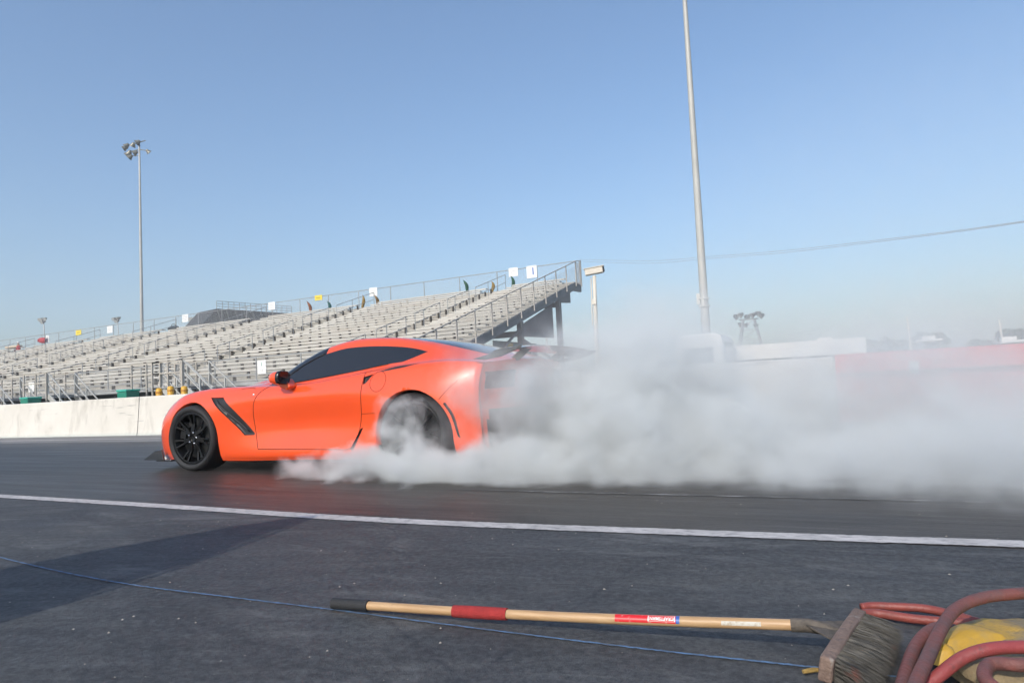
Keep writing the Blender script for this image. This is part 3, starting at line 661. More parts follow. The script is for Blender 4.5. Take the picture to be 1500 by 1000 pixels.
def foliage_fn(q,b,tc):
    c=q.mix(q.ramp(q.noise(tc,1.3,5,.7),[(.3,0),(.7,1)]),(.030,.055,.022),(.085,.115,.05)); q.l(c,b.inputs['Base Color'])
M_leaf=mat('leaves',(.05,.08,.03),.8,fn=foliage_fn); M_bark=mat('bark',(.09,.07,.05),.9,var=.3)
def tree(px,pyt,wpx,Y,lab,seed=0):
    rr=random.Random(seed); p=onY(px,pyt,Y); h_=p.z; r=wpx*Y/985/2*1.1
    t=empty('tree',(p.x,Y,0),lab,'tree','trees beyond the red wall')
    tr=MB(); tr.tube([(0,0,0),(.1,0,h_*.3),(.05,.1,h_*.6)],[.3,.22,.12],8)
    for k in range(6):
        a=k*1.05; tr.tube([(.08,0,h_*.35+k*.15),(math.cos(a)*r*.5,math.sin(a)*r*.5,h_*.65),(math.cos(a)*r*.75,math.sin(a)*r*.75,h_*.8)],[.1,.06,.03],6)
    tr.build('trunk',M_bark,t,True)
    blobs=[(rr.uniform(-.65,.65)*r,rr.uniform(-.5,.5)*r,h_*rr.uniform(.5,.86),r*rr.uniform(.28,.5)) for _ in range(16)]
    lf=MB(); vs=[];fs_=[]
    for bx,by,bz,br_ in blobs:
        for _ in range(260):
            d=Vector((rr.gauss(0,1),rr.gauss(0,1),rr.gauss(0,1))).normalized()*br_*rr.random()**.35
            c=Vector((bx,by,min(bz+d.z*.8,h_)))+Vector((d.x,d.y,0)); u=Vector((rr.gauss(0,1),rr.gauss(0,1),rr.gauss(0,1))).normalized(); v_=u.orthogonal().normalized(); s=rr.uniform(.10,.22)*max(1,Y/60)
            n0=len(vs); vs+=[tuple(c+u*s),tuple(c+v_*s*.6),tuple(c-u*s),tuple(c-v_*s*.6)]; fs_.append((n0,n0+1,n0+2,n0+3))
    lf.add(vs,fs_); link('crown',lf.mesh('crown',False),M_leaf,t)
tree(1287,495,46,75,'low hazy tree just right of the long white building',1)
tree(1308,494,30,80,'small rounded hazy tree left of the slim mast',2)
tree(1358,487,46,85,'hazy tree behind the white canopied cart',3)
tree(1492,481,44,60,'dark tree at the right frame edge above the red wall',4)
tree(1436,498,30,90,'small faint tree between the two carts',5)
# ------------------------------------------------------------------ added unseen banner, shaped to throw the shadow at lower left
t=empty('shadow_caster_banner',(-3.2,-.72,0),'added dark shadow caster shaped like a feather banner, out of frame at the left','banner')
oo=[(-.50,.35),(.42,.35),(.44,1.5),(.34,2.0),(.20,2.3),(.10,2.62),(.02,2.62),(-.15,2.4),(-.38,1.9),(-.50,1.4)]
MB().prism(oo,-.01,.01,'y').build('cloth',mat('shadow_caster_cloth',(.05,.06,.09),.8),t)
MB().tube(smooth_path([(.46,0,0),(.46,0,1.4),(.36,0,2.0),(.10,0,2.64)],6),.015,8).build('pole',M_gal,t); MB().box((.4,0,.03),(.6,.6,.06)).build('base_plate',M_dk,t)
# ------------------------------------------------------------------ sports car (local: x back from front axle, y<0 near side, z up)
def paint_fn2(q,b,tc):
    b.inputs['Coat Roughness'].default_value=.02
    c=q.mix(q.ramp(q.noise(tc,2.5,4,.6),[(.3,0),(.7,1)]),(.82,.080,.012),(.86,.090,.015)); q.l(c,b.inputs['Base Color'])
    bp=q.n('ShaderNodeBump'); bp.inputs['Strength'].default_value=.03; bp.inputs['Distance'].default_value=.01; q.l(q.noise(tc,30,2,.5),bp.inputs['Height']); q.l(bp.outputs[0],b.inputs['Coat Normal'])
M_paint=mat('orange_car_paint',(.82,.09,.025),.33,coat=1.,fn=paint_fn2,spec=.4)
def carbon_fn(q,b,tc):
    ck=q.n('ShaderNodeTexChecker'); ck.inputs['Scale'].default_value=160; ck.inputs['Color1'].default_value=(.020,.022,.025,1); ck.inputs['Color2'].default_value=(.04,.043,.048,1); q.l(tc,ck.inputs['Vector']); q.l(ck.outputs[0],b.inputs['Base Color'])
M_carbon=mat('carbon_fibre',(.03,.03,.035),.25,coat=1,fn=carbon_fn)
M_glass=mat('tinted_glass',(.018,.020,.024),.05,spec=.6)
M_blk=mat('gloss_black_trim',(.012,.012,.014),.25); M_mblk=mat('satin_black_plastic',(.018,.018,.02),.5); M_gap=mat('shut_line_shadow_gap',(.012,.004,.003),.7)
M_void=mat('underbody_black',(.01,.01,.011),.8)
car=empty('sports_car',(0,0,0),'bright orange two-door sports coupe spinning its rear tyres in white smoke','car')
CX0=onZ(288,690).x+(-.03); CY0=5.62
car.location=(CX0,CY0,0)
K=[(-.93,[(.0,.16),(.0,.22),(.0,.35),(.0,.46),(.0,.50),(.0,.51),(.0,.515),(.0,.52),(0,.525)]),
(-.86,[(.50,.12),(.52,.2),(.54,.37),(.51,.49),(.45,.545),(.39,.565),(.32,.575),(.19,.585),(0,.59)]),
(-.72,[(.74,.11),(.77,.18),(.795,.36),(.77,.50),(.69,.60),(.59,.635),(.47,.65),(.28,.66),(0,.665)]),
(-.50,[(.83,.105),(.86,.18),(.895,.38),(.885,.56),(.79,.70),(.67,.735),(.5,.735),(.3,.74),(0,.75)]),
(-.25,[(.87,.10),(.90,.18),(.93,.40),(.925,.62),(.83,.775),(.70,.795),(.5,.785),(.3,.80),(0,.815)]),
(0.0,[(.88,.10),(.91,.18),(.94,.42),(.935,.65),(.845,.80),(.73,.825),(.53,.82),(.3,.845),(0,.86)]),
(.3,[(.875,.10),(.905,.18),(.93,.42),(.935,.66),(.85,.81),(.745,.835),(.55,.835),(.3,.87),(0,.885)]),
(.6,[(.87,.10),(.90,.18),(.895,.42),(.925,.68),(.86,.805),(.76,.835),(.57,.85),(.32,.89),(0,.905)]),
(.93,[(.87,.105),(.90,.18),(.875,.42),(.92,.68),(.875,.80),(.785,.835),(.63,.925),(.36,.955),(0,.965)]),
(1.2,[(.87,.11),(.90,.185),(.862,.42),(.915,.68),(.875,.80),(.775,.835),(.625,1.045),(.36,1.075),(0,1.08)]),
(1.5,[(.87,.115),(.90,.19),(.858,.43),(.915,.685),(.875,.81),(.775,.85),(.60,1.145),(.38,1.18),(0,1.185)]),
(1.85,[(.88,.12),(.905,.195),(.872,.44),(.925,.695),(.88,.84),(.775,.885),(.575,1.19),(.38,1.225),(0,1.232)]),
(2.2,[(.90,.13),(.935,.20),(.915,.45),(.95,.70),(.89,.87),(.775,.92),(.57,1.178),(.38,1.212),(0,1.218)]),
(2.6,[(.92,.14),(.965,.21),(.975,.46),(.975,.70),(.895,.90),(.77,.955),(.57,1.115),(.38,1.155),(0,1.165)]),
(2.95,[(.92,.15),(.965,.22),(.975,.48),(.97,.72),(.88,.915),(.76,.955),(.57,1.035),(.38,1.075),(0,1.085)]),
(3.2,[(.88,.15),(.92,.23),(.94,.48),(.935,.72),(.86,.905),(.74,.935),(.56,.975),(.38,1.00),(0,1.005)]),
(3.38,[(.82,.16),(.86,.24),(.88,.48),(.88,.72),(.82,.89),(.71,.91),(.55,.925),(.38,.935),(0,.94)])]
def pchip(xk,yk,xq):
    xk=np.array(xk,float); yk=np.array(yk,float); h=np.diff(xk); d=np.diff(yk)/h; m=np.zeros(len(xk))
    for i in range(1,len(xk)-1):
        if d[i-1]*d[i]>0: w1=2*h[i]+h[i-1]; w2=h[i]+2*h[i-1]; m[i]=(w1+w2)/(w1/d[i-1]+w2/d[i])
    m[0]=d[0]; m[-1]=d[-1]
    i=np.clip(np.searchsorted(xk,xq)-1,0,len(xk)-2); t=(xq-xk[i])/h[i]
    return (2*t**3-3*t**2+1)*yk[i]+(t**3-2*t**2+t)*h[i]*m[i]+(-2*t**3+3*t**2)*yk[i+1]+(t**3-t**2)*h[i]*m[i+1]
uk=[math.sqrt(k[0]+.93) for k in K]
uq=np.concatenate([np.linspace(0,.7,26)[:-1],np.linspace(.7,uk[-1],95)]); uq[0]=.012
Sx=uq**2-.93
ctrl=np.zeros((len(uq),9,2))
for j in range(9):
    for c_ in range(2):
        v=pchip(uk,[k[1][j][c_] for k in K],uq)
        # light smoothing along the length
        ker=np.array([1,4,6,4,1])/16.; vp=np.concatenate([[v[0]]*2,v,[v[-1]]*2]); v2=np.convolve(vp,ker,'valid'); v2[0]=v[0];v2[-1]=v[-1]
        ctrl[:,j,c_]=v2
SUB=6
def section(cp):
    P_=[2*cp[0]-cp[1]]+list(cp)+[np.array([-cp[-2][0],cp[-2][1]])]; out=[]
    for i in range(1,len(P_)-2):
        a,b,c,d=P_[i-1],P_[i],P_[i+1],P_[i+2]
        for k in range(SUB):
            t=k/SUB; 
            ten=.5 if i not in (4,) else .42
            m1=(c-a)*ten; m2=(d-b)*ten
            out.append((2*t**3-3*t**2+1)*b+(t**3-2*t**2+t)*m1+(-2*t**3+3*t**2)*c+(t**3-t**2)*m2)
    out.append(P_[-2]); return np.array(out)
def tailx(x,y): 
    s=min(1,max(0,(x-2.85)/.53)); return x-.05*s*s+.15*s*s*(1-(abs(y)/.88)**2)
Sec=np.array([section(ctrl[i]) for i in range(len(uq))]); NT=Sec.shape[1]
bm=bmesh.new(); G=[[None]*(2*NT-1) for _ in Sx]
for i,x in enumerate(Sx):
    for j in range(2*NT-1):
        k=j if j<NT else 2*NT-2-j; s=-1 if j<NT else 1
        y,z=Sec[i][k]; y=max(y,0)
        G[i][j]=bm.verts.new((tailx(x,y),s*y,z))
for i in range(len(Sx)-1):
    for j in range(2*NT-2): bm.faces.new((G[i][j],G[i+1][j],G[i+1][j+1],G[i][j+1]))
# rear fascia
kE=SUB*4; NVv=56; rows=[]
for k in range(0,kE+1):
    row=[G[-1][k]]; y,z=Sec[-1][k]; z0=Sec[-1][0][1]; zE=Sec[-1][kE][1]; wv=((z-z0)/(zE-z0))**5
    for v in range(1,NVv):
        yy=-y+2*y*v/NVv
        # deck height at yy
        dk=np.interp(abs(yy),Sec[-1][kE:][::-1,0],Sec[-1][kE:][::-1,1])
        f=z+wv*(dk-zE)
        xx=tailx(Sx[-1],yy)-.10*max(0,(.55-z)/.4)**1.2*0-(.03*math.sin(math.pi*min(1,max(0,(z-.55)/.3))) if abs(yy)<.8 else 0)
        row.append(bm.verts.new((xx,yy,f)))
    row.append(G[-1][2*NT-2-k]); rows.append(row)
rl_=bm.faces.layers.int.new('rear')
for k in range(kE):
    for v in range(NVv): bm.faces.new((rows[k][v],rows[k+1][v],rows[k+1][v+1],rows[k][v+1]))[rl_]=1
top=rows[-1]; deck=[G[-1][j] for j in range(kE,2*NT-1-kE)]
bmesh.ops.remove_doubles(bm,verts=bm.verts,dist=.0012)
bm.normal_update()
lay=bm.faces.layers.int.new('part'); rl_=bm.faces.layers.int['rear']
def knife(poly,ax,cond,closed=True):
    n=len(poly); e=.004
    L0=[min(p[k] for p in poly)-e for k in(0,1)]; H0=[max(p[k] for p in poly)+e for k in(0,1)]
    def uv(f): return [(v.co.x,v.co.z if ax=='y' else v.co.y) for v in f.verts]
    def hit(us,lo,hi): return not(max(u[0] for u in us)<lo[0] or min(u[0] for u in us)>hi[0] or max(u[1] for u in us)<lo[1] or min(u[1] for u in us)>hi[1])
    cand={f for f in bm.faces if hit(uv(f),L0,H0) and cond(f)}
    for i in range(n if closed else n-1):
        p=poly[i];q_=poly[(i+1)%n]; d=(q_[0]-p[0],q_[1]-p[1]); L=math.hypot(*d)
        if L<1e-6: continue
        nr=(-d[1]/L,d[0]/L)
        lo=[min(p[k],q_[k])-e for k in(0,1)]; hi=[max(p[k],q_[k])+e for k in(0,1)]
        fs_=[]
        for f in cand:
            us=uv(f)
            if not hit(us,lo,hi): continue
            ds=[(u[0]-p[0])*nr[0]+(u[1]-p[1])*nr[1] for u in us]
            if max(ds)<1e-5 or min(ds)>-1e-5: continue
            fs_.append(f)
        if not fs_: continue
        geom=list({v for f in fs_ for v in f.verts})+list({e_ for f in fs_ for e_ in f.edges})+fs_
        no=(nr[0],0,nr[1]) if ax=='y' else (nr[0],nr[1],0); cop=(p[0],0,p[1]) if ax=='y' else (p[0],p[1],0)
        r=bmesh.ops.bisect_plane(bm,geom=geom,dist=1e-5,plane_co=cop,plane_no=no)
        cand={f for f in cand if f.is_valid}|{g for g in r['geom'] if isinstance(g,bmesh.types.BMFace)}
    return cand
def inside(pt,poly):
    x,y=pt; c=False; n=len(poly)
    for i in range(n):
        a,b=poly[i],poly[(i+1)%n]
        if (a[1]>y)!=(b[1]>y) and x<(b[0]-a[0])*(y-a[1])/(b[1]-a[1])+a[0]: c=not c
    return c
def mark(poly,ax,cond,idx,only=None):
    for f in knife(poly,ax,cond):
        if only is not None and f[lay] not in only: continue
        c=f.calc_center_median(); 
        if inside((c.x,c.z if ax=='y' else c.y),poly): f[lay]=idx
def rnd(poly,n=6):
    P_=[Vector((a,0,b)) for a,b in poly]; P_=P_+P_[:3]; out=[]
    return [(a,b) for a,b in poly]
def curve(pts,n=5):
    return [(v.x,v.z) for v in smooth_path([Vector((a,0,b)) for a,b in pts],n)]
near=lambda f:f.calc_center_median().y<-.40; farr=lambda f:f.calc_center_median().y>.40
notrear=lambda f:f[rl_]==0
sides=[lambda f:near(f) and notrear(f),lambda f:farr(f) and notrear(f)]
FA=(-.05,.325,.372); RA=(2.71,.315,.398)
def circ(c,n=56): return [(c[0]+c[2]*math.cos(2*math.pi*k/n+.03),c[1]+c[2]*math.sin(2*math.pi*k/n+.03)) for k in range(n)]
P_win=curve([(1.005,.826),(1.30,.845),(1.61,.872),(2.013,.912),(2.286,.945),(2.50,.960)],4)+curve([(2.50,.960),(2.60,.995),(2.70,1.04)],3)[1:]+curve([(2.70,1.04),(2.52,1.085),(2.28,1.118),(2.0,1.137),(1.74,1.135),(1.50,1.095)],4)[1:]+curve([(1.50,1.095),(1.33,1.025),(1.16,.935),(1.005,.826)],4)[1:-1]
P_pil=[(.93,.822),(1.012,.826),(1.16,.930),(1.33,1.022),(1.50,1.093),(1.52,1.10),(1.505,1.20),(1.2,1.15),(.93,.98)]
P_vent=[(.215,.735),(.40,.732),(.56,.60),(.80,.365),(.785,.350),(.665,.350),(.45,.54)]
P_vent_in=None
P_rs=[(2.155,.400),(2.125,.392),(2.005,.215),(2.035,.197),(2.06,.23)]
P_qv=[(2.30,.878),(2.50,.918),(2.76,.935),(2.60,.905),(2.42,.885)]
P_rs2=curve([(3.035,.585),(3.10,.48),(3.145,.315)],5)+curve([(3.165,.300),(3.125,.485),(3.055,.595)],5)
P_mk=[(-.735,.62),(-.715,.62),(-.70,.42),(-.715,.33),(-.728,.33),(-.72,.45)]
P_dh=[(2.185,.845),(2.285,.865),(2.25,.82),(2.215,.785),(2.188,.78)]
def stroke(pts,wd):
    out=[]
    for a,b in zip(pts[:-1],pts[1:]):
        d=Vector((b[0]-a[0],b[1]-a[1])); 
        if d.length<1e-6: continue
        n=Vector((-d.y,d.x)).normalized()*wd/2; a_=Vector(a)-d.normalized()*.0005; b_=Vector(b)+d.normalized()*.0005
        out.append([tuple(a_+n),tuple(b_+n),tuple(b_-n),tuple(a_-n)])
    return out
door_l=curve([(1.0,.822),(.90,.76),(.84,.68),(.81,.58),(.80,.48),(.815,.36),(.85,.215)],4)
door_b=[(.85,.215),(1.95,.208)]
door_r=curve([(1.95,.208),(2.03,.235),(2.09,.33),(2.13,.45),(2.165,.62),(2.18,.80),(2.18,.905)],4)
P_door=door_l+door_b[1:]+door_r[1:]+[(2.18,.905)]
P_door=P_door+curve([(2.18,.925),(1.61,.862),(1.30,.835),(1.0,.822)],4)
for sd_ in sides:
    for c in (FA,RA): mark(circ(c),'y',sd_,99)
    # open below the arches
    for c in (FA,RA):
        pl=[(c[0]-c[2]+.004,.325),(c[0]+c[2]-.004,.325),(c[0]+c[2]+(.02 if c is FA else .025),.0),(c[0]-c[2]-.0,.0)]
        mark(pl,'y',sd_,99)
    mark(P_win,'y',sd_,1)
    mark(P_pil,'y',sd_,11,only=(0,))
    mark(P_door,'y',sd_,2,only=(0,))
    for pl in (P_vent,P_rs,P_rs2,P_mk,P_dh): mark(pl,'y',sd_,3,only=(0,2))
    mark(P_qv,'y',sd_,4,only=(0,))
    for st_ in stroke(door_l,.007)+stroke(door_b,.007)+stroke(door_r,.007): mark(st_,'y',sd_,5,only=(0,2))
    fc=[(2.355+.088*math.cos(a),.797+.088*math.sin(a)) for a in np.linspace(0,2*math.pi,25)]
    for st_ in stroke(fc,.004): mark(st_,'y',sd_,5,only=(0,))
    for st_ in stroke([(2.13,.52),(2.315,.525)],.004)+stroke([(3.0,.62),(3.08,.70),(3.16,.77)],.004)+stroke([(.815,.80),(.75,.81),(.60,.805)],.004): mark(st_,'y',sd_,5,only=(0,))
# top-view panels
topc=lambda f:f.calc_center_median().z>.60 and f[rl_]==0
ws=curve([(.915,-.70),(.88,-.5),(.85,-.25),(.845,0),(.85,.25),(.88,.5),(.915,.70)],4)+curve([(1.42,.66),(1.47,.60),(1.445,.40),(1.43,0),(1.445,-.40),(1.47,-.60),(1.42,-.66)],4)
mark(ws,'z',lambda f:topc(f) and .80<f.calc_center_median().z,6,only=(0,2,5,11))
roof=curve([(1.49,-.50),(1.47,0),(1.49,.50)],5)+curve([(2.16,.475),(2.20,0),(2.16,-.475)],5)
mark(roof,'z',lambda f:topc(f) and f.calc_center_median().z>1.05,7,only=(0,))
hg=curve([(2.33,-.47),(2.30,0),(2.33,.47)],5)+curve([(3.22,.50),(3.25,0),(3.22,-.50)],5)
mark(hg,'z',lambda f:topc(f) and f.calc_center_median().z>.9,8,only=(0,))
hv=[(.02,-.22),(.02,.22),(.42,.30),(.42,-.30)]
mark(hv,'z',lambda f:topc(f),4,only=(0,))
for s in (-1,1):
    hl=[(-.66,s*.50),(-.60,s*.62),(-.40,s*.74),(-.12,s*.80),(-.20,s*.70),(-.42,s*.58)]
    mark(hl,'z',lambda f:topc(f) and f.calc_center_median().z<.83,9,only=(0,))
# front intake and rear lamps via yz classification
for f in bm.faces:
    c=f.calc_center_median()
    if f[lay]==0:
        if c.x<-.80 and .19<c.z<.42 and abs(c.y)<.52: f[lay]=4
        if f[rl_] and .70<c.z<.84 and .40<abs(c.y)<.80: f[lay]=10
        if f[rl_] and c.z<.52 and abs(c.y)<.80: f[lay]=4
# arch lips, recesses
bmesh.ops.delete(bm,geom=[f for f in bm.faces if f[lay]==99],context='FACES')
for f in bm.faces:
    if f[lay] in (3,5): pass
lipe=[e for e in bm.edges if len(e.link_faces)==1 and any((abs(math.hypot(e.verts[0].co.x-c[0],e.verts[0].co.z-c[1])-c[2])<.012 or (e.verts[0].co.z<.33 and min(abs(e.verts[0].co.x-c[0]-c[2]),abs(e.verts[0].co.x-c[0]+c[2]))<.04)) for c in (FA,RA)) and abs(e.verts[0].co.y)>.5]
r_=bmesh.ops.extrude_edge_only(bm,edges=lipe); 
for g in r_['geom']:
    if isinstance(g,bmesh.types.BMVert): g.co.y-=math.copysign(.09,g.co.y)
for g in r_['geom']:
    if isinstance(g,bmesh.types.BMFace): g[lay]=0
def extract(idx,name,m,parent,depth=0,cond=None,solid=0):
    b2=bm.copy(); l2=b2.faces.layers.int['part']
    bmesh.ops.delete(b2,geom=[f for f in b2.faces if not(f[l2]==idx and (cond is None or cond(f)))],context='FACES')
    if not b2.faces: b2.free(); return None
    if depth:
        bmesh.ops.recalc_face_normals(b2,faces=b2.faces) if False else None
        b2.normal_update(); be=[e for e in b2.edges if len(e.link_faces)==1]
        ex=bmesh.ops.extrude_edge_only(b2,edges=be); nv=[g for g in ex['geom'] if isinstance(g,bmesh.types.BMVert)]
        core=set(v for e in be for v in e.verts)
        vs=[v for v in b2.verts if v not in core or True]
        # push everything inward except the rim ring: swap so that the original sheet sinks
        nvs=set(nv); 
        for v in b2.verts:
            if v not in nvs:
                v.co.y-=math.copysign(depth,v.co.y) if abs(v.co.y)>.35 else 0
                if abs(v.co.y)<=.35: v.co.z-=depth
    for f in b2.faces: f.smooth=True
    me=bpy.data.meshes.new(name); b2.to_mesh(me); b2.free(); return link(name,me,m,parent)
bm.normal_update()
for f in bm.faces: f.smooth=True
body=extract(0,'body',M_paint,car)
NEAR=lambda f:f.calc_center_median().y<0; FAR_=lambda f:f.calc_center_median().y>0
for cnd in (NEAR,FAR_):
    extract(1,'side_window',M_glass,car,cond=cnd)
    d_=extract(2,'door',M_paint,car,cond=cnd); extract(11,'windscreen_pillar',M_blk,car,cond=cnd); extract(5,'shut_line',M_gap,car,.006,cond=cnd); extract(9,'headlight',M_glass,car,cond=cnd); extract(10,'tail_light',mat('tail_lamp',(.10,.012,.012),.12),car,cond=cnd)
for nm,cx in (('fender_vent',lambda x:.1<x<.9),('rear_slot',lambda x:1.9<x<2.17),('bumper_slot',lambda x:x>2.95),('corner_slot',lambda x:x<-.5),('door_release',lambda x:2.17<x<2.4)):
    for s in (-1,1):
        extract(3,nm,M_mblk,car,.022,cond=lambda f:cx(f.calc_center_median().x) and f.calc_center_median().y*s>0)
extract(6,'windscreen',M_glass,car); extract(7,'roof_panel',M_carbon,car); extract(8,'rear_window',M_glass,car)
extract(4,'black_trim',M_mblk,car)
bm.free()
# fender vent slats, window trim
def bodyy(x,z):
    i=int(np.argmin(abs(Sx-x))); s=Sec[i]; k=[j for j in range(3,NT-1) if (s[j][1]-z)*(s[j+1][1]-z)<=0]
    if not k: return .9
    j=k[0]; t=(z-s[j][1])/(s[j+1][1]-s[j][1]+1e-9); return s[j][0]+t*(s[j+1][0]-s[j][0])
for s in (-1,1):
    sl_=MB(); pts=[]
    for t in np.linspace(0,1,8): x=.30+.42*t; z=.705-.325*t; pts.append((x,s*(bodyy(x,z)-.012),z))
    sl_.tube(pts,.007,6); sl_.build('vent_slat',M_mblk,car,True)
    tp_=[(a,s*(bodyy(a,b)+.002),b) for a,b in P_win[:18]]; MB().tube(tp_,.006,6).build('window_trim',M_blk,car,True)
    # a-pillar strip
    pts=[(a,s*(bodyy(a,b)+.003),b) for a,b in curve([(1.03,.850),(1.16,.945),(1.33,1.035),(1.50,1.10)],5)]
    MB().tube(pts,.007,6).build('pillar_seal',M_blk,car,True)
    # mirror
    mo=MB(); c=Vector((1.285,s*1.00,.885))
    prof=[]; 
    n=12
    # shell: nose-forward half ellipsoid with flat back
    b0=len(mo.v); rings=[(0.0,1.0),(-.03,.99),(-.06,.93),(-.09,.80),(-.115,.58),(-.13,.30),(-.135,.02)]
    for dx,sc_ in rings:
        for k in range(20):
            a=2*math.pi*k/20; ca,sa=math.cos(a),math.sin(a); yy=.078*math.copysign(abs(ca)**.7,ca)*sc_; zz=.062*math.copysign(abs(sa)**.75,sa)*sc_
            mo.v.append((c.x+dx-.02*ca*s*0,c.y+yy,c.z+zz))
    for i in range(len(rings)-1):
        for k in range(20): mo.f.append((b0+i*20+k,b0+i*20+(k+1)%20,b0+(i+1)*20+(k+1)%20,b0+(i+1)*20+k))
    mo.f.append(tuple(b0+(len(rings)-1)*20+k for k in range(20)))
    mir=mo.build('mirror',M_paint,car,True)
    hb_=MB(); b0=0
    for dx,sc_ in ((.0,1.012),(.035,1.0),(.04,.93),(.030,.86)):
        for k in range(20):
            a=2*math.pi*k/20; ca,sa=math.cos(a),math.sin(a); hb_.v.append((c.x+dx,c.y+.078*math.copysign(abs(ca)**.7,ca)*sc_,c.z+.062*math.copysign(abs(sa)**.75,sa)*sc_))
    for i in range(3):
        for k in range(20): hb_.f.append((i*20+k,i*20+(k+1)%20,(i+1)*20+(k+1)%20,(i+1)*20+k))
    hb_.f.append(tuple(60+k for k in range(20))); hb_.build('mirror_glass_housing',M_blk,mir,True)
    ar=MB(); ar.prism([(1.19,.875),(1.28,.875),(1.36,.80),(1.31,.765),(1.22,.80)],s*.85,s*.965); ar.build('mirror_arm',M_paint,mir,bevel=.012)
# lower black skirt + splitter + diffuser + floor
ub=MB(); ub.bb((.36,-.845,.085),(2.28,.845,.135)); ub.build('side_skirt',M_mblk,car,bevel=.01)
fl=MB(); fl.prism([(-.55,.12),(.30,.12),(.42,.16),(2.25,.16),(2.4,.2),(3.25,.25),(3.25,.62),(2.6,.72),(1.9,.55),(1.0,.6),(.2,.6),(-.5,.5)],-.60,.60); fl.build('underbody',M_void,car)
for c in (FA,RA):
    wl=MB(); w_in=.52
    n=24
    for s in (-1,1):
        b0=len(wl.v)
        for k in range(n+1):
            a=math.pi*(-.12+1.24*k/n); wl.v.append((c[0]+(c[2]+.004)*math.cos(a),s*.905,c[1]+(c[2]+.004)*math.sin(a))); wl.v.append((c[0]+(c[2]+.004)*math.cos(a),s*w_in,c[1]+(c[2]+.004)*math.sin(a)))
        for k in range(n): wl.f.append((b0+2*k,b0+2*k+2,b0+2*k+3,b0+2*k+1))
        cidx=len(wl.v); wl.v.append((c[0],s*w_in,c[1]))
        for k in range(n): wl.f.append((b0+2*k+1,b0+2*k+3,cidx))
    wl.build('wheel_arch_liner',M_void,car)
sp=MB(); pl=[(-.965,0),(-.95,.35),(-.90,.60),(-.79,.80),(-.66,.90),(-.55,.905),(-.45,.88),(-.45,-.88),(-.55,-.905),(-.66,-.90),(-.79,-.80),(-.90,-.60),(-.95,-.35)]
sp.prism([(a,b) for a,b in pl],.088,.108,'z'); spo=sp.build('splitter',M_carbon,car,bevel=.004)
for s in (-1,1):
    fn_=MB(); fn_.prism([(-.86,.105),(-.52,.105),(-.56,.215),(-.66,.205)],s*.895,s*.915); fn_.build('splitter_fin',M_carbon,spo,bevel=.004)
df=MB(); 
for y in (-.45,-.15,.15,.45): df.prism([(3.15,.15),(3.50,.24),(3.50,.36),(3.2,.34)],y-.01,y+.01)
df.build('diffuser',M_mblk,car)
for y in (-.21,-.07,.07,.21): MB().lathe([(.045,3.44),(.052,3.52),(.044,3.52),(.040,3.44)],20,'x',(0,y,.33)).build('exhaust_tip',mat('polished_steel',(.6,.6,.6),.2,metal=1),car,True)
# rear wing
wg=MB(); ns=16; prof=[(0,0),(.06,.022),(.14,.028),(.22,.020),(.285,.004),(.22,.006),(.14,.008),(.06,.004)]
rowsw=[]
for k in range(ns+1):
    y=-.86+1.72*k/ns; dz=-.035*(abs(y)/.86)**3; xo=-.02*(1-(abs(y)/.86)**2)
    rowsw.append([(3.42-xo+a,y,1.00+dz+b+ .10*a) for a,b in prof])
for r in rowsw: wg.v+=r
for k in range(ns):
    for j in range(8): wg.f.append((k*8+j,k*8+(j+1)%8,(k+1)*8+(j+1)%8,(k+1)*8+j))
wg.f.append(tuple(range(8))[::-1]); wg.f.append(tuple(ns*8+j for j in range(8)))
wgo=wg.build('rear_wing',M_carbon,car,auto=True)
for s in (-1,1):
    e_=MB(); e_.prism([(3.28,.935),(3.36,.95),(3.48,.975),(3.72,1.025),(3.72,.998),(3.52,.935),(3.38,.92)],s*.845,s*.875); e_.build('end_plate',M_carbon,wgo,bevel=.006)
    u=MB(); u.prism([(3.36,.92),(3.47,.92),(3.60,1.015),(3.50,1.012)],s*.40,s*.415); u.build('wing_upright',M_carbon,wgo)
# small round badges on the front wings
for s in (-1,1): MB().lathe([(.001,0),(.010,0),(.012,.003)],12,'y',(.82,s*(bodyy(.82,.742)+.004),.742)).build('wing_badge',mat('badge_silver',(.7,.7,.68),.3,metal=.8),car,True)
# bonnet scoop
hs=MB(); b0=0; nn=14; rr_=[]
for i,(x,wd,zz) in enumerate(((.0,.16,.0),(.06,.24,.028),(.25,.29,.042),(.5,.31,.034),(.75,.30,.012),(.84,.26,-.004))):
    for k in range(nn+1):
        a=-1+2*k/nn; y=a*wd; base=np.interp(abs(y),[0,.3,.56],[ctrl[int(np.argmin(abs(Sx-x)))][8][1],ctrl[int(np.argmin(abs(Sx-x)))][7][1],ctrl[int(np.argmin(abs(Sx-x)))][6][1]])
        hs.v.append((x,y,base+zz*(1-a**4)-.006*(abs(a)>.98)))
for i in range(5):
    for k in range(nn): hs.f.append((i*(nn+1)+k,i*(nn+1)+k+1,(i+1)*(nn+1)+k+1,(i+1)*(nn+1)+k))
hs.build('bonnet_scoop',M_paint,car,True)
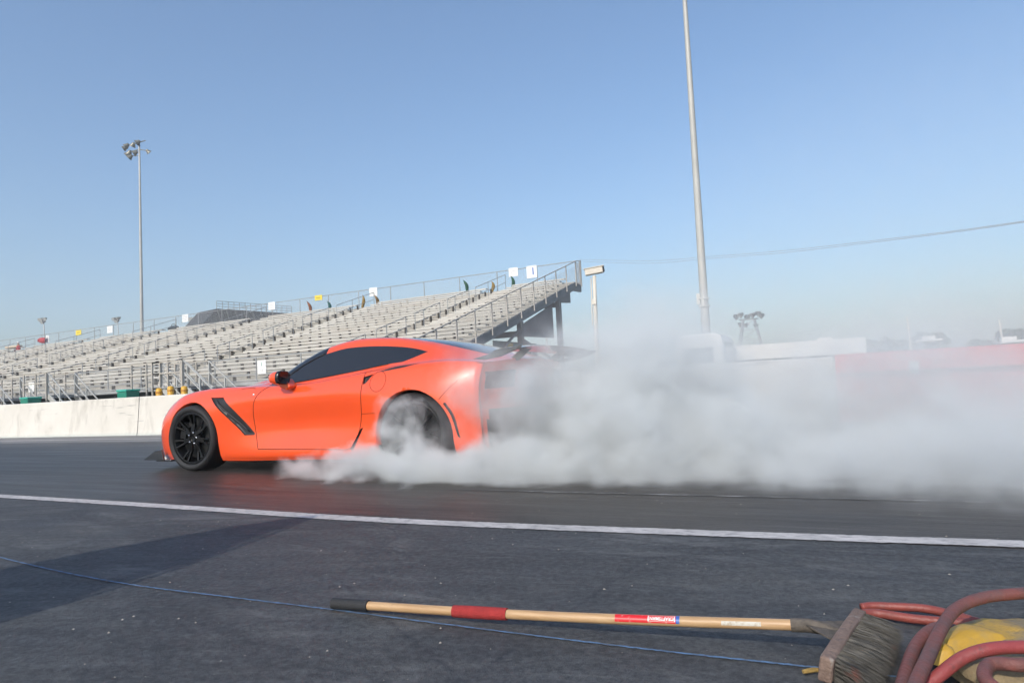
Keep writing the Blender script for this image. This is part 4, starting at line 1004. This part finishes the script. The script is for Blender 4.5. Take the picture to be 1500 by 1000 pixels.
# wheels
M_tyre2=mat('car_tyre_rubber',(.013,.013,.014),.7,bump=.2,bscale=60)
M_rim=mat('gloss_black_rim',(.003,.003,.0035),.42,coat=.0,spec=.25); M_disc=mat('brake_disc',(.03,.03,.03),.5,metal=.5); M_cal=mat('brake_caliper',(.015,.015,.016),.35); M_nut=mat('chrome_nut',(.7,.7,.7),.15,metal=1)
def make_wheel(rt,rr,wd):
    t=empty('wheel',(0,0,0)); t.parent=car
    h=wd/2
    MB().lathe([(rr*.985,-h*.80),(rr+.006,-h*.93),(rr+.02,-h*.99),(rr+(rt-rr)*.55,-h*1.06),(rt-.022,-h*1.0),(rt-.006,-h*.90),(rt,-h*.72),(rt,h*.72),(rt-.006,h*.90),(rt-.022,h),(rr+.02,h*.99),(rr*.985,h*.8)],56,'y').build('tyre',M_tyre2,t,True)
    MB().lathe([(rr*.93,-h*.86),(rr+.003,-h*.93),(rr+.004,-h*.88),(rr*.965,-h*.80),(rr*.92,-h*.5),(rr*.90,h*.6),(rr*.97,h*.9)],56,'y').build('rim_barrel',M_rim,t,True)
    sp_=MB(); N_=7
    for k in range(N_):
        a=2*math.pi*k/N_
        for da in (-.15,.15):
            a0=a+da*.35; a1=a+da
            p0=Vector((.045*math.cos(a0),-h*.70,.045*math.sin(a0))); pm=Vector((rr*.55*math.cos(a+da*.7),-h*.62,rr*.55*math.sin(a+da*.7))); p1=Vector((rr*.955*math.cos(a1),-h*.80,rr*.955*math.sin(a1)))
            sp_.bar(p0,pm,.026,.030,up=(0,1,0)); sp_.bar(pm,p1,.020,.026,up=(0,1,0))
    sp_.lathe([(.001,-h*.72),(.028,-h*.74),(.034,-h*.78),(.040,-h*.72),(.075,-h*.70),(.085,-h*.60),(.085,-h*.3)],24,'y')
    spo=sp_.build('spokes',M_rim,t,bevel=.004)
    for k in range(5):
        a=2*math.pi*k/5+.3; MB().lathe([(.001,-h*.70-.022),(.008,-h*.70-.022),(.011,-h*.70-.012),(.011,-h*.6)],8,'y',(.057*math.cos(a),0,.057*math.sin(a))).build('lug_nut',M_nut,t,True)
    nt_=MB()
    MB().lathe([(.10,-h*.30),(rr*.80,-h*.30),(rr*.80,-h*.12),(.10,-h*.12)],48,'y').build('brake_disc',M_disc,t,auto=True)
    cal=MB(); 
    for k in range(6):
        a0=math.pi*.80+k*.14; a1=a0+.15; cal.bar((rr*.72*math.cos(a0),-h*.30,rr*.72*math.sin(a0)),(rr*.72*math.cos(a1),-h*.30,rr*.72*math.sin(a1)),.075,.06,up=(0,1,0))
    cal.build('brake_caliper',M_cal,t)
    MB().box((rr*.93,-h*.86,.0),(.012,.006,.006)).build('valve_stem',M_nut,t)
    return t
def copy_tree(o,parent=None):
    c=o.copy(); COL.objects.link(c); c.parent=parent
    for ch in list(o.children): copy_tree(ch,c)
    return c
for (x,rt,rr,wd,yo) in ((-.065,.335,.262,.285,.945),(2.715,.345,.272,.335,.965)):
    w1=make_wheel(rt,rr,wd); w1.location=(x,-(yo-wd/2),rt-.004); w1.rotation_euler=(0,R(11 if x<0 else 52),0)
    w2=copy_tree(w1,car); w2.location=(x,(yo-wd/2),rt-.004); w2.rotation_euler=(0,R(20),R(180))
    if x<0: w1.rotation_euler=(0,R(11),R(3)); w2.rotation_euler=(0,R(20),R(183))

# ------------------------------------------------------------------ push broom
def wood_fn(q,b,tc):
    st=q.vm('MULTIPLY',tc,(3,60,60)).outputs[0]; c=q.mix(q.ramp(q.noise(st,1.5,5,.6),[(.3,0),(.7,1)]),(.38,.225,.105),(.54,.35,.185))
    c=q.mix(q.ramp(q.noise(tc,14,6,.7),[(.58,0),(.72,.45)]),c,(.22,.13,.07)); q.l(c,b.inputs['Base Color'])
M_wood=mat('broom_handle_wood',(.55,.3,.12),.45,fn=wood_fn)
hl=onZ(488,883,.018); hr_=onZ(1172,915,.072); broom=empty('push_broom',(hl.x,hl.y,0),'wooden handled push broom with red grip lying on the asphalt in the foreground','broom')
hd=(hr_-hl); HL=hd.length; hx=hd.normalized(); org=Vector((hl.x,hl.y,0)); st0=hl-org
def hp(t): 
    p=st0+hd*t; p.z+= -.004*math.sin(math.pi*t)*2; return p
def tpx(px): # param on the handle for a pixel column
    best=min(range(0,1001),key=lambda k:abs(px_of(st0+org+hd*k/1000)-px)); return best/1000
def px_of(P): c=M.T@(np.array(P)-np.array([0,0,H])); return c[0]/c[2]*F+CXP
def seg(t0,t1,r,n=10): return [hp(t0+(t1-t0)*k/n) for k in range(n+1)]
t1,t2,t3=tpx(540),tpx(664),tpx(743)
MB().tube(seg(t1-.01,1.0,.0,24),.0135,20).build('handle',M_wood,broom,auto=True)
g=seg(0,t1,0,8); MB().tube([g[0]-hx*.006]+g,[.010]+[.0175]*8+[.0172],20).build('rubber_grip',mat('grip_rubber',(.022,.023,.025),.75,bump=.3,bscale=120),broom,auto=True)
MB().tube(seg(t2,t3,0,6),[.0172,.0178,.018,.018,.018,.0178,.0172],20).build('red_foam_sleeve',mat('red_foam',(.36,.030,.028),.85,var=.2,vscale=30,bump=.5,bscale=200),broom,auto=True)
# stickers wrap the handle, with raised lettering (reads upside down from the camera)
zax=Vector((0,0,1)); side=hx.cross(zax).normalized(); upn=side.cross(hx).normalized()   # side points to -Y (camera)
def wrap(t0,t1_,a0,a1,m,nm,parent,r=.0139,n=8):
    mb=MB(); vs=[]
    for i in range(9):
        p=hp(t0+(t1_-t0)*i/8)
        for k in range(n+1):
            a=a0+(a1-a0)*k/n; vs.append(tuple(p+(side*math.cos(a)+upn*math.sin(a))*r))
    fs_=[(i*(n+1)+k,(i+1)*(n+1)+k,(i+1)*(n+1)+k+1,i*(n+1)+k+1) for i in range(8) for k in range(n)]
    mb.add(vs,fs_); return mb.build(nm,m,parent,True)
def strn(q,b,tc):
    c=wear(q,tc,(.62,.02,.025),60,.60,.66,(.6,.5,.42)); q.l(c,b.inputs['Base Color'])
M_st=mat('red_sticker',(.62,.02,.025),.35,fn=strn); M_stw=mat('sticker_white_print',(.75,.73,.70),.4)
if side.y>0: side=-side
upn=Vector((0,0,1))-hx*hx.z; upn.normalize()
ta,tb_,tc_,td=tpx(902),tpx(950),tpx(991),tpx(996)
stk=wrap(ta,td,R(-8),R(86),M_st,'sticker',broom)
wrap(tc_,td,R(-8),R(86),mat('sticker_blue',(.05,.12,.4),.4),'sticker_edge',stk,.0141)
for a_,b_ in ((R(9),R(12)),(R(72),R(75))): wrap(tb_,tc_-.001,a_,b_,M_stw,'print_border',stk,.0142,2)
for tt in (tb_,tc_-.003): wrap(tt,tt+.0018,R(9),R(75),M_stw,'print_border',stk,.0142,6)
cu=bpy.data.curves.new('w','FONT'); cu.body='CRAFTSMAN'; cu.size=.0125; cu.align_x='CENTER'; cu.align_y='CENTER'; cu.extrude=.0; cu.offset=.0003
to=bpy.data.objects.new('t',cu); COL.objects.link(to); me=bpy.data.meshes.new_from_object(to.evaluated_get(bpy.context.evaluated_depsgraph_get())); bpy.data.objects.remove(to)
bmt=bmesh.new(); bmt.from_mesh(me); bmesh.ops.subdivide_edges(bmt,edges=[e for e in bmt.edges if e.calc_length()>.002],cuts=2)
xs_=[v.co.x for v in bmt.verts]; wd=max(xs_)-min(xs_); L_=(tc_-tb_)*HL*.86; tm=(tb_+tc_)/2
for v in bmt.verts:
    t=tm-(v.co.x/wd*L_)/HL            # rotated by half a turn: reads upside down
    a=R(42)-(v.co.y/.0143)*1.0
    v.co=hp(t)+(side*math.cos(a)+upn*math.sin(a))*.01435
bmt.to_mesh(me); bmt.free(); link('lettering',me,M_stw,stk)
def labf(q,b,tc):
    c=wear(q,tc,(.55,.52,.45),50,.5,.62,(.36,.27,.17)); q.l(c,b.inputs['Base Color'])
wrap(tpx(1057),tpx(1115),R(-6),R(38),mat('worn_paper_label',(.5,.5,.4),.7,fn=labf),'paper_label',broom)
# block: stands on its long edge, far end top left
A=onZ(1256,890,.085)-org; B_=onZ(1209,958,.085)-org
bd=(B_-A); bl=bd.length; bx=bd.normalized(); bn=Vector((bx.y,-bx.x,0)).normalized()
if bn.x<0: bn=-bn        # points to the bristle side (+X)
tilt=Matrix.Rotation(R(-14),3,bx) if True else None
bnT=(bn*math.cos(R(10))-Vector((0,0,1))*math.sin(R(10))).normalized(); bu=bx.cross(bnT); bu=bu if bu.z>0 else -bu
def block_fn(q,b,tc):
    c=q.mix(q.ramp(q.noise(tc,9,6,.7),[(.3,0),(.7,1)]),(.13,.085,.065),(.26,.18,.14)); c=q.mix(q.ramp(q.noise(tc,16,5,.6,.5),[(.62,0),(.68,.7)]),c,(.30,.27,.24)); c=q.mix(q.ramp(q.noise(tc,7,4,.6),[(.62,0),(.7,.6)]),c,(.33,.12,.06)); q.l(c,b.inputs['Base Color'])
M_block=mat('worn_wood_block',(.2,.14,.11),.75,fn=block_fn,bump=.5,bscale=60)
rotm=Matrix((bx,bnT,bu)).transposed()
cen=(A+B_)/2+Vector((0,0,-.030)); ht=.062
bm2=bmesh.new(); bmesh.ops.create_cube(bm2,size=1)
for v in bm2.verts: v.co=Vector((v.co.x*(bl+.02),v.co.y*.030,v.co.z*ht))
bmesh.ops.subdivide_edges(bm2,edges=bm2.edges[:],cuts=3,use_grid_fill=True)
for v in bm2.verts:
    k=abs(v.co.x)/(bl/2+.01); v.co.z*=1-.12*k**4; v.co+=Vector((0,rng.normal(0,.0006),rng.normal(0,.0008))); v.co=rotm@v.co+cen
me=bpy.data.meshes.new('block'); bm2.to_mesh(me); bm2.free(); o=link('brush_block',me,M_block,broom); m_=o.modifiers.new('b','BEVEL'); m_.width=.007; m_.segments=3; m_.limit_method='ANGLE'
# pale chipped patch at near end
MB().box(rotm@Vector((bl*.40,-.0155,.004))+cen,(.040,.002,.032),rotm).build('chipped_label',mat('chipped_paint',(.42,.40,.37),.6,var=.5,vscale=60,dirt=(.2,.12,.09),dscale=50),o,bevel=.0008)
# bristles
br_=MB(); rr=random.Random(3); vs=[];fs_=[]
for i in range(5200):
    u=rr.uniform(-.5,.5); w_=rr.uniform(-.42,.42); tuft=round(u*46)/46+rr.gauss(0,.0025)
    root=cen+rotm@Vector((tuft*(bl-.012),.013,w_*ht))
    ln=.092*rr.uniform(.82,1.08); fan=.0+u*.30+rr.gauss(0,.08)
    d=(bnT+bx*fan+bu*(w_*.25+rr.gauss(0,.06))+Vector((0,0,-.10))).normalized()
    mid=root+d*ln*.5+Vector((0,0,-.004)); d2=(d+Vector((0,0,-.25))+bx*rr.gauss(0,.08)).normalized(); tip=mid+d2*ln*.5; tip.z=max(tip.z,.001); mid.z=max(mid.z,.001)
    s_=d.cross(Vector((rr.gauss(0,1),rr.gauss(0,1),rr.gauss(0,1)))).normalized()*.0008
    n0=len(vs); vs+=[tuple(root+s_),tuple(root-s_),tuple(mid+s_),tuple(mid-s_),tuple(tip)]; fs_+=[(n0,n0+1,n0+3,n0+2),(n0+2,n0+3,n0+4)]
br_.add(vs,fs_)
def bris(q,b,tc):
    c=q.mix(q.ramp(q.noise(tc,25,4,.6),[(.3,0),(.7,1)]),(.06,.056,.050),(.15,.14,.12)); c=q.mix(q.ramp(q.noise(tc,11,3,.6),[(.66,0),(.72,.6)]),c,(.22,.07,.05)); q.l(c,b.inputs['Base Color'])
link('bristles',br_.mesh('bristles',False),mat('bristle_fibre',(.08,.075,.065),.9,fn=bris),broom)
core=MB().box(cen+rotm@Vector((0,.034,-.002)),(bl*.95,.045,ht*.6),rotm).build('bristle_base',mat('bristle_core',(.030,.028,.025),.95,bump=.8,bscale=150),broom)
# metal socket and brace
M_sock=mat('dirty_socket_steel',(.12,.10,.08),.75,metal=.2,var=.35,vscale=40,bump=.3,bscale=120)
tgt=cen+rotm@Vector((-bl*.10,-.016,.0)); s0=hp(.985)
MB().tube([s0,hp(1.0)+hx*.02,hp(1.0)+hx*.03+(tgt-hp(1.0))*.3,tgt],[.0165,.0165,.015,.016],16).build('socket',M_sock,broom,auto=True)
MB().add(*(lambda a,b,c,d:([tuple(a+d),tuple(b+d),tuple(c+d),tuple(a-d),tuple(b-d),tuple(c-d)],[(0,1,2),(5,4,3),(0,3,4,1),(1,4,5,2),(2,5,3,0)]))(hp(1.0)+Vector((0,0,.008)),cen+rotm@Vector((-bl*.30,-.016,.012)),cen+rotm@Vector((bl*.12,-.016,.012)),Vector((0,0,.0018)))).build('brace_plate',M_sock,broom)
# small stick by the block
a=onZ(1176,982,.008); b_=onZ(1206,979,.008); t=empty('wood_splinter',(a.x,a.y,0),'short yellowish splinter beside the near end of the brush block','splinter')
MB().tube([(0,0,.006),(b_-a)*.5+Vector((0,0,.008)),(b_-a)+Vector((0,0,.006))],[.005,.006,.004],7).build('stick',mat('splinter_wood',(.30,.20,.06),.8,var=.4,vscale=60),t)
# ------------------------------------------------------------------ hoses
def hose_fn(c1,c2):
    def fn(q,b,tc):
        c=q.mix(q.ramp(q.noise(tc,7,6,.65),[(.36,0),(.62,1)]),c1,c2); c=q.mix(q.ramp(q.noise(tc,40,5,.7),[(.56,0),(.72,.55)]),c,(.07,.05,.045)); q.l(c,b.inputs['Base Color'])
    return fn
M_h1=mat('dusty_red_hose',(.25,.08,.07),.62,fn=hose_fn((.10,.068,.066),(.20,.064,.052)),bump=.25,bscale=90)
M_h2=mat('red_hose',(.35,.06,.05),.45,fn=hose_fn((.19,.055,.045),(.27,.06,.045)),bump=.2,bscale=90)
M_h3=mat('bright_red_hose',(.4,.05,.05),.5,fn=hose_fn((.24,.055,.05),(.32,.055,.055)),bump=.2,bscale=90)
def hose(pxs,r,m,lab):
    pts=[onZ(x,y,z) for x,y,z in pxs]; mb=MB(); mb.tube(smooth_path(pts,10),r,16)
    tag(mb.build('air_hose',m,None,True),lab,'hose','rubber hoses piled at the lower right')
hose([(1760,860,.05),(1640,856,.10),(1500,868,.12),(1440,875,.12),(1400,892,.11),(1378,922,.10),(1360,960,.085),(1340,1005,.07),(1322,1060,.05)],.0138,M_h1,'dusty maroon hose looping high over the others, nearest the yellow sheet edge')
hose([(1600,960,.016),(1480,925,.018),(1400,901,.022),(1355,891,.022),(1310,888,.02),(1278,887,.018),(1262,889,.016)],.0115,M_h2,'upper of two red hoses running behind the brush bristles')
hose([(1560,918,.02),(1470,914,.018),(1400,911,.016),(1340,906,.016),(1285,898,.016),(1262,899,.016)],.0122,M_h2,'lower of two red hoses running behind the brush bristles')
hose([(1560,990,.016),(1440,940,.016),(1398,922,.025),(1368,920,.035),(1343,943,.035),(1328,980,.03),(1314,1030,.02)],.0138,M_h1,'dusty maroon hose curling down just right of the bristles')
hose([(1680,950,.09),(1560,950,.10),(1500,947,.10),(1450,950,.10),(1412,962,.085),(1380,985,.06),(1345,1015,.03),(1310,1060,.02)],.0132,M_h3,'bright red hose lying across the yellow sheet')
hose([(1600,1000,.06),(1530,975,.09),(1490,973,.10),(1452,972,.09),(1442,990,.085),(1462,1010,.08),(1520,1040,.06)],.0132,M_h1,'maroon hose bent sharply on top of the yellow sheet at the bottom edge')
# ------------------------------------------------------------------ dusty yellow sheet, folded
def tarp_fn(q,b,tc):
    g=q.n('ShaderNodeNewGeometry'); big=q.noise(tc,5.5,5,.6,.3); fine=q.noise(tc,45,6,.7)
    c=q.mix(q.ramp(fine,[(.35,0),(.7,1)]),(.29,.22,.12),(.21,.16,.09))
    c=q.mix(q.ramp(big,[(.48,0),(.56,1)]),c,(.46,.29,.06)); c=q.mix(q.ramp(q.noise(tc,90,3,.7),[(.62,0),(.7,.5)]),c,(.10,.07,.04)); q.l(c,b.inputs['Base Color'])
M_tp=mat('dusty_yellow_vinyl',(.45,.32,.12),.75,fn=tarp_fn,bump=.35,bscale=35)
def disc(cx,cy,rx_,ry_,z0,zh,seed,lab,nm='yellow_sheet',lip=.012):
    n=72; m=20; rs=np.random.default_rng(seed); ph=rs.uniform(0,6.28,8); vs=[];fs_=[]
    for i in range(m+1):
        rr2=i/m
        for k in range(n):
            a=2*math.pi*k/n; e=1+.025*math.sin(3*a+ph[0])+.012*math.sin(7*a+ph[1])
            x=rx_*rr2*e*math.cos(a); y=ry_*rr2*e*math.sin(a)
            dome=zh*(1-rr2**2.2)**.6
            fold=.010*abs(math.sin(2.5*a+ph[2]+rr2*2.5))*rr2+.006*math.sin(9*x/rx_+ph[3])*math.cos(6*y/ry_+ph[4])+.004*math.sin(17*x/rx_+11*y/ry_+ph[5])
            vs.append((x,y,max(.003,z0+dome+fold*(1-.5*rr2))))
    # rolled rim
    for k in range(n): v=vs[m*n+k]; vs.append((v[0]*1.004,v[1]*1.004,max(.001,v[2]-lip)))
    for i in range(m+1):
        for k in range(n): fs_.append((i*n+k,i*n+(k+1)%n,(i+1)*n+(k+1)%n,(i+1)*n+k))
    mb=MB(); mb.add(vs,fs_); o=mb.build(nm,M_tp,None,True); o.location=(cx,cy,0); return tag(o,lab,'sheet','folded yellow sheets')
ye=onZ(1500,897,.03)
disc(ye.x+.045,ye.y-.30,.285,.30,.010,.038,5,'large dusty yellow vinyl sheet folded in a round heap, bottom layer')
disc(ye.x+.10,ye.y-.47,.30,.16,.050,.030,9,'smaller dusty yellow fold on top of the heap, nearest the bottom edge')
def leaf(pxs,z,lab,m):
    P2=[onZ(x,y,z) for x,y in pxs]; cx=sum(p.x for p in P2)/len(P2); cy=sum(p.y for p in P2)/len(P2)
    c2=[(v.x-cx,v.z-cy) for v in smooth_path([Vector((p.x,0,p.y)) for p in P2+[P2[0]]],5)][:-1]
    n=len(c2); vs=[];fs_=[]
    for i in range(6):
        k=i/5
        for (x,y) in c2: vs.append((x*k,y*k,z+.016*(1-k**2)+.002*math.sin(40*x+25*y)*k-(.02 if i==5 else 0)))
    for i in range(5):
        for k in range(n): fs_.append((i*n+k,i*n+(k+1)%n,(i+1)*n+(k+1)%n,(i+1)*n+k))
    mb=MB(); mb.add(vs,fs_); o=mb.build('yellow_sheet',m,None,True); o.location=(cx,cy,0); tag(o,lab,'sheet','folded yellow sheets')
def leaf_fn(q,b,tc):
    c=q.mix(q.ramp(q.noise(tc,18,6,.7),[(.45,0),(.7,.8)]),(.52,.31,.04),(.33,.24,.10)); q.l(c,b.inputs['Base Color'])
M_lf=mat('clean_yellow_vinyl',(.68,.4,.04),.55,fn=leaf_fn,bump=.25,bscale=25)
leaf([(1372,928),(1400,915),(1440,918),(1482,931),(1450,937),(1415,945),(1378,945)],.052,'bright clean yellow fold on the heap above the bright red hose',M_lf)
leaf([(1366,946),(1395,950),(1400,960),(1366,958)],.058,'small bright yellow fold left of the bright red hose end',M_lf)

# ------------------------------------------------------------------ tyre smoke
def smoke_obj():
    B=[];V=[] # (centre, radii, density)
    def b(px,py,Y,r,a): B.append((onY(px,py,Y),r,a))
    b(478,690,4.42,(.50,.22,.14),10)
    b(550,686,4.38,(.50,.26,.18),17)
    b(640,686,4.38,(.60,.30,.20),20)
    b(600,676,4.40,(.42,.2,.17),9)
    b(585,648,4.50,(.28,.14,.26),12)
    b(582,612,4.53,(.25,.11,.26),15)
    b(628,650,4.52,(.20,.09,.18),2.5)
    b(695,620,4.28,(.42,.20,.45),.9)
    b(720,555,4.45,(.55,.35,.36),1.5)
    b(765,585,4.7,(.40,.30,.40),2.6)
    b(720,690,4.50,(.60,.45,.24),13)
    b(800,680,4.75,(.55,.45,.28),11)
    b(810,590,4.95,(.48,.45,.50),5)
    b(800,535,5.0,(.40,.4,.28),1.6)
    b(855,610,5.1,(.42,.5,.46),4.0)
    b(880,525,5.3,(.55,.5,.36),3.0)
    b(880,690,4.9,(.90,.7,.34),12)
    b(915,610,5.1,(.55,.7,.46),6.5)
    b(970,555,5.5,(.80,.9,.58),2.8)
    b(985,650,5.3,(1.0,1.0,.52),8)
    b(960,490,5.8,(.8,.8,.45),1.0)
    b(1090,692,5.3,(1.1,1.2,.34),5)
    b(1110,620,5.9,(1.1,1.3,.55),.7)
    b(1240,700,5.4,(1.3,1.5,.34),2.1)
    b(1250,600,6.6,(1.7,1.3,.80),.4)
    b(1370,700,5.2,(1.3,1.5,.40),1.8)
    b(1320,590,6.4,(1.3,1.3,.85),.95)
    b(1400,650,6.2,(1.2,1.2,.6),.9)
    b(1500,705,4.7,(1.1,1.1,.60),.9)
    b(1570,690,5.2,(1.4,1.3,.6),.7)
    V.append((onY(1420,400,8.2),(4.2,3.0,3.0),.06)); V.append((onY(1340,570,7.6),(2.4,1.7,1.1),.30)); V.append((onY(880,500,6.5),(1.6,1.2,.7),.20)); V.append((onY(1150,500,7.5),(2.6,2.,1.0),.07)); V.append((onY(1330,520,7.5),(2.8,2.0,1.0),.13)); V.append((onY(1010,470,7.0),(1.5,1.5,.8),.12)); V.append((onY(1560,600,8.),(2.5,2.5,1.6),.10))
    for nm,BL,lo,hi,rate,lab in (('tyre_smoke',B,(-5.3,3.5,.001),(3.0,8.0,2.0),.40,'dense white tyre smoke billowing low off the spinning rear wheel'),('smoke_veil',V,(-4.,3.45,.0015),(9.,11.8,6.2),1.0,'thin grey smoke veil drifting up over the wall at the right')):
        me=MB().bb(lo,hi).mesh(nm)
        m=bpy.data.materials.new(nm); m.use_nodes=True; nt=m.node_tree; nt.nodes.clear(); q=N(nt); m.cycles.volume_step_rate=rate
        out=q.n('ShaderNodeOutputMaterial'); pv=q.n('ShaderNodeVolumePrincipled'); q.l(pv.outputs[0],out.inputs['Volume'])
        pv.inputs['Color'].default_value=(.90,.92,.915,1); pv.inputs['Anisotropy'].default_value=-.05
        tc=q.n('ShaderNodeTexCoord').outputs['Object']
        nz=q.noise(tc,2.2,3,.6,0,'Color')
        off=q.vm('MULTIPLY',q.vm('SUBTRACT',nz,(.5,.5,.5)).outputs[0],(.95,.8,.65)).outputs[0]
        p=q.vm('ADD',tc,off).outputs[0]
        tot=None
        for c,r,a in BL:
            d=q.vm('LENGTH',q.vm('MULTIPLY',q.vm('SUBTRACT',p,tuple(c)).outputs[0],tuple(1/k for k in r)).outputs[0]).outputs['Value']
            mr=q.n('ShaderNodeMapRange',interpolation_type='SMOOTHSTEP'); q.l(d,mr.inputs[0])
            mr.inputs[1].default_value=.50; mr.inputs[2].default_value=1.12; mr.inputs[3].default_value=a; mr.inputs[4].default_value=0
            tot=mr.outputs[0] if tot is None else q.math('ADD',tot,mr.outputs[0])
        mod=q.ramp(q.noise(tc,4.2,3,.62,0),[(.34,.20),(.50,.58),(.66,1.)])
        q.l(q.math('MULTIPLY',tot,mod),pv.inputs['Density'])
        o=link(nm,me,m); tag(o,lab,'smoke',kind='stuff')
smoke_obj()
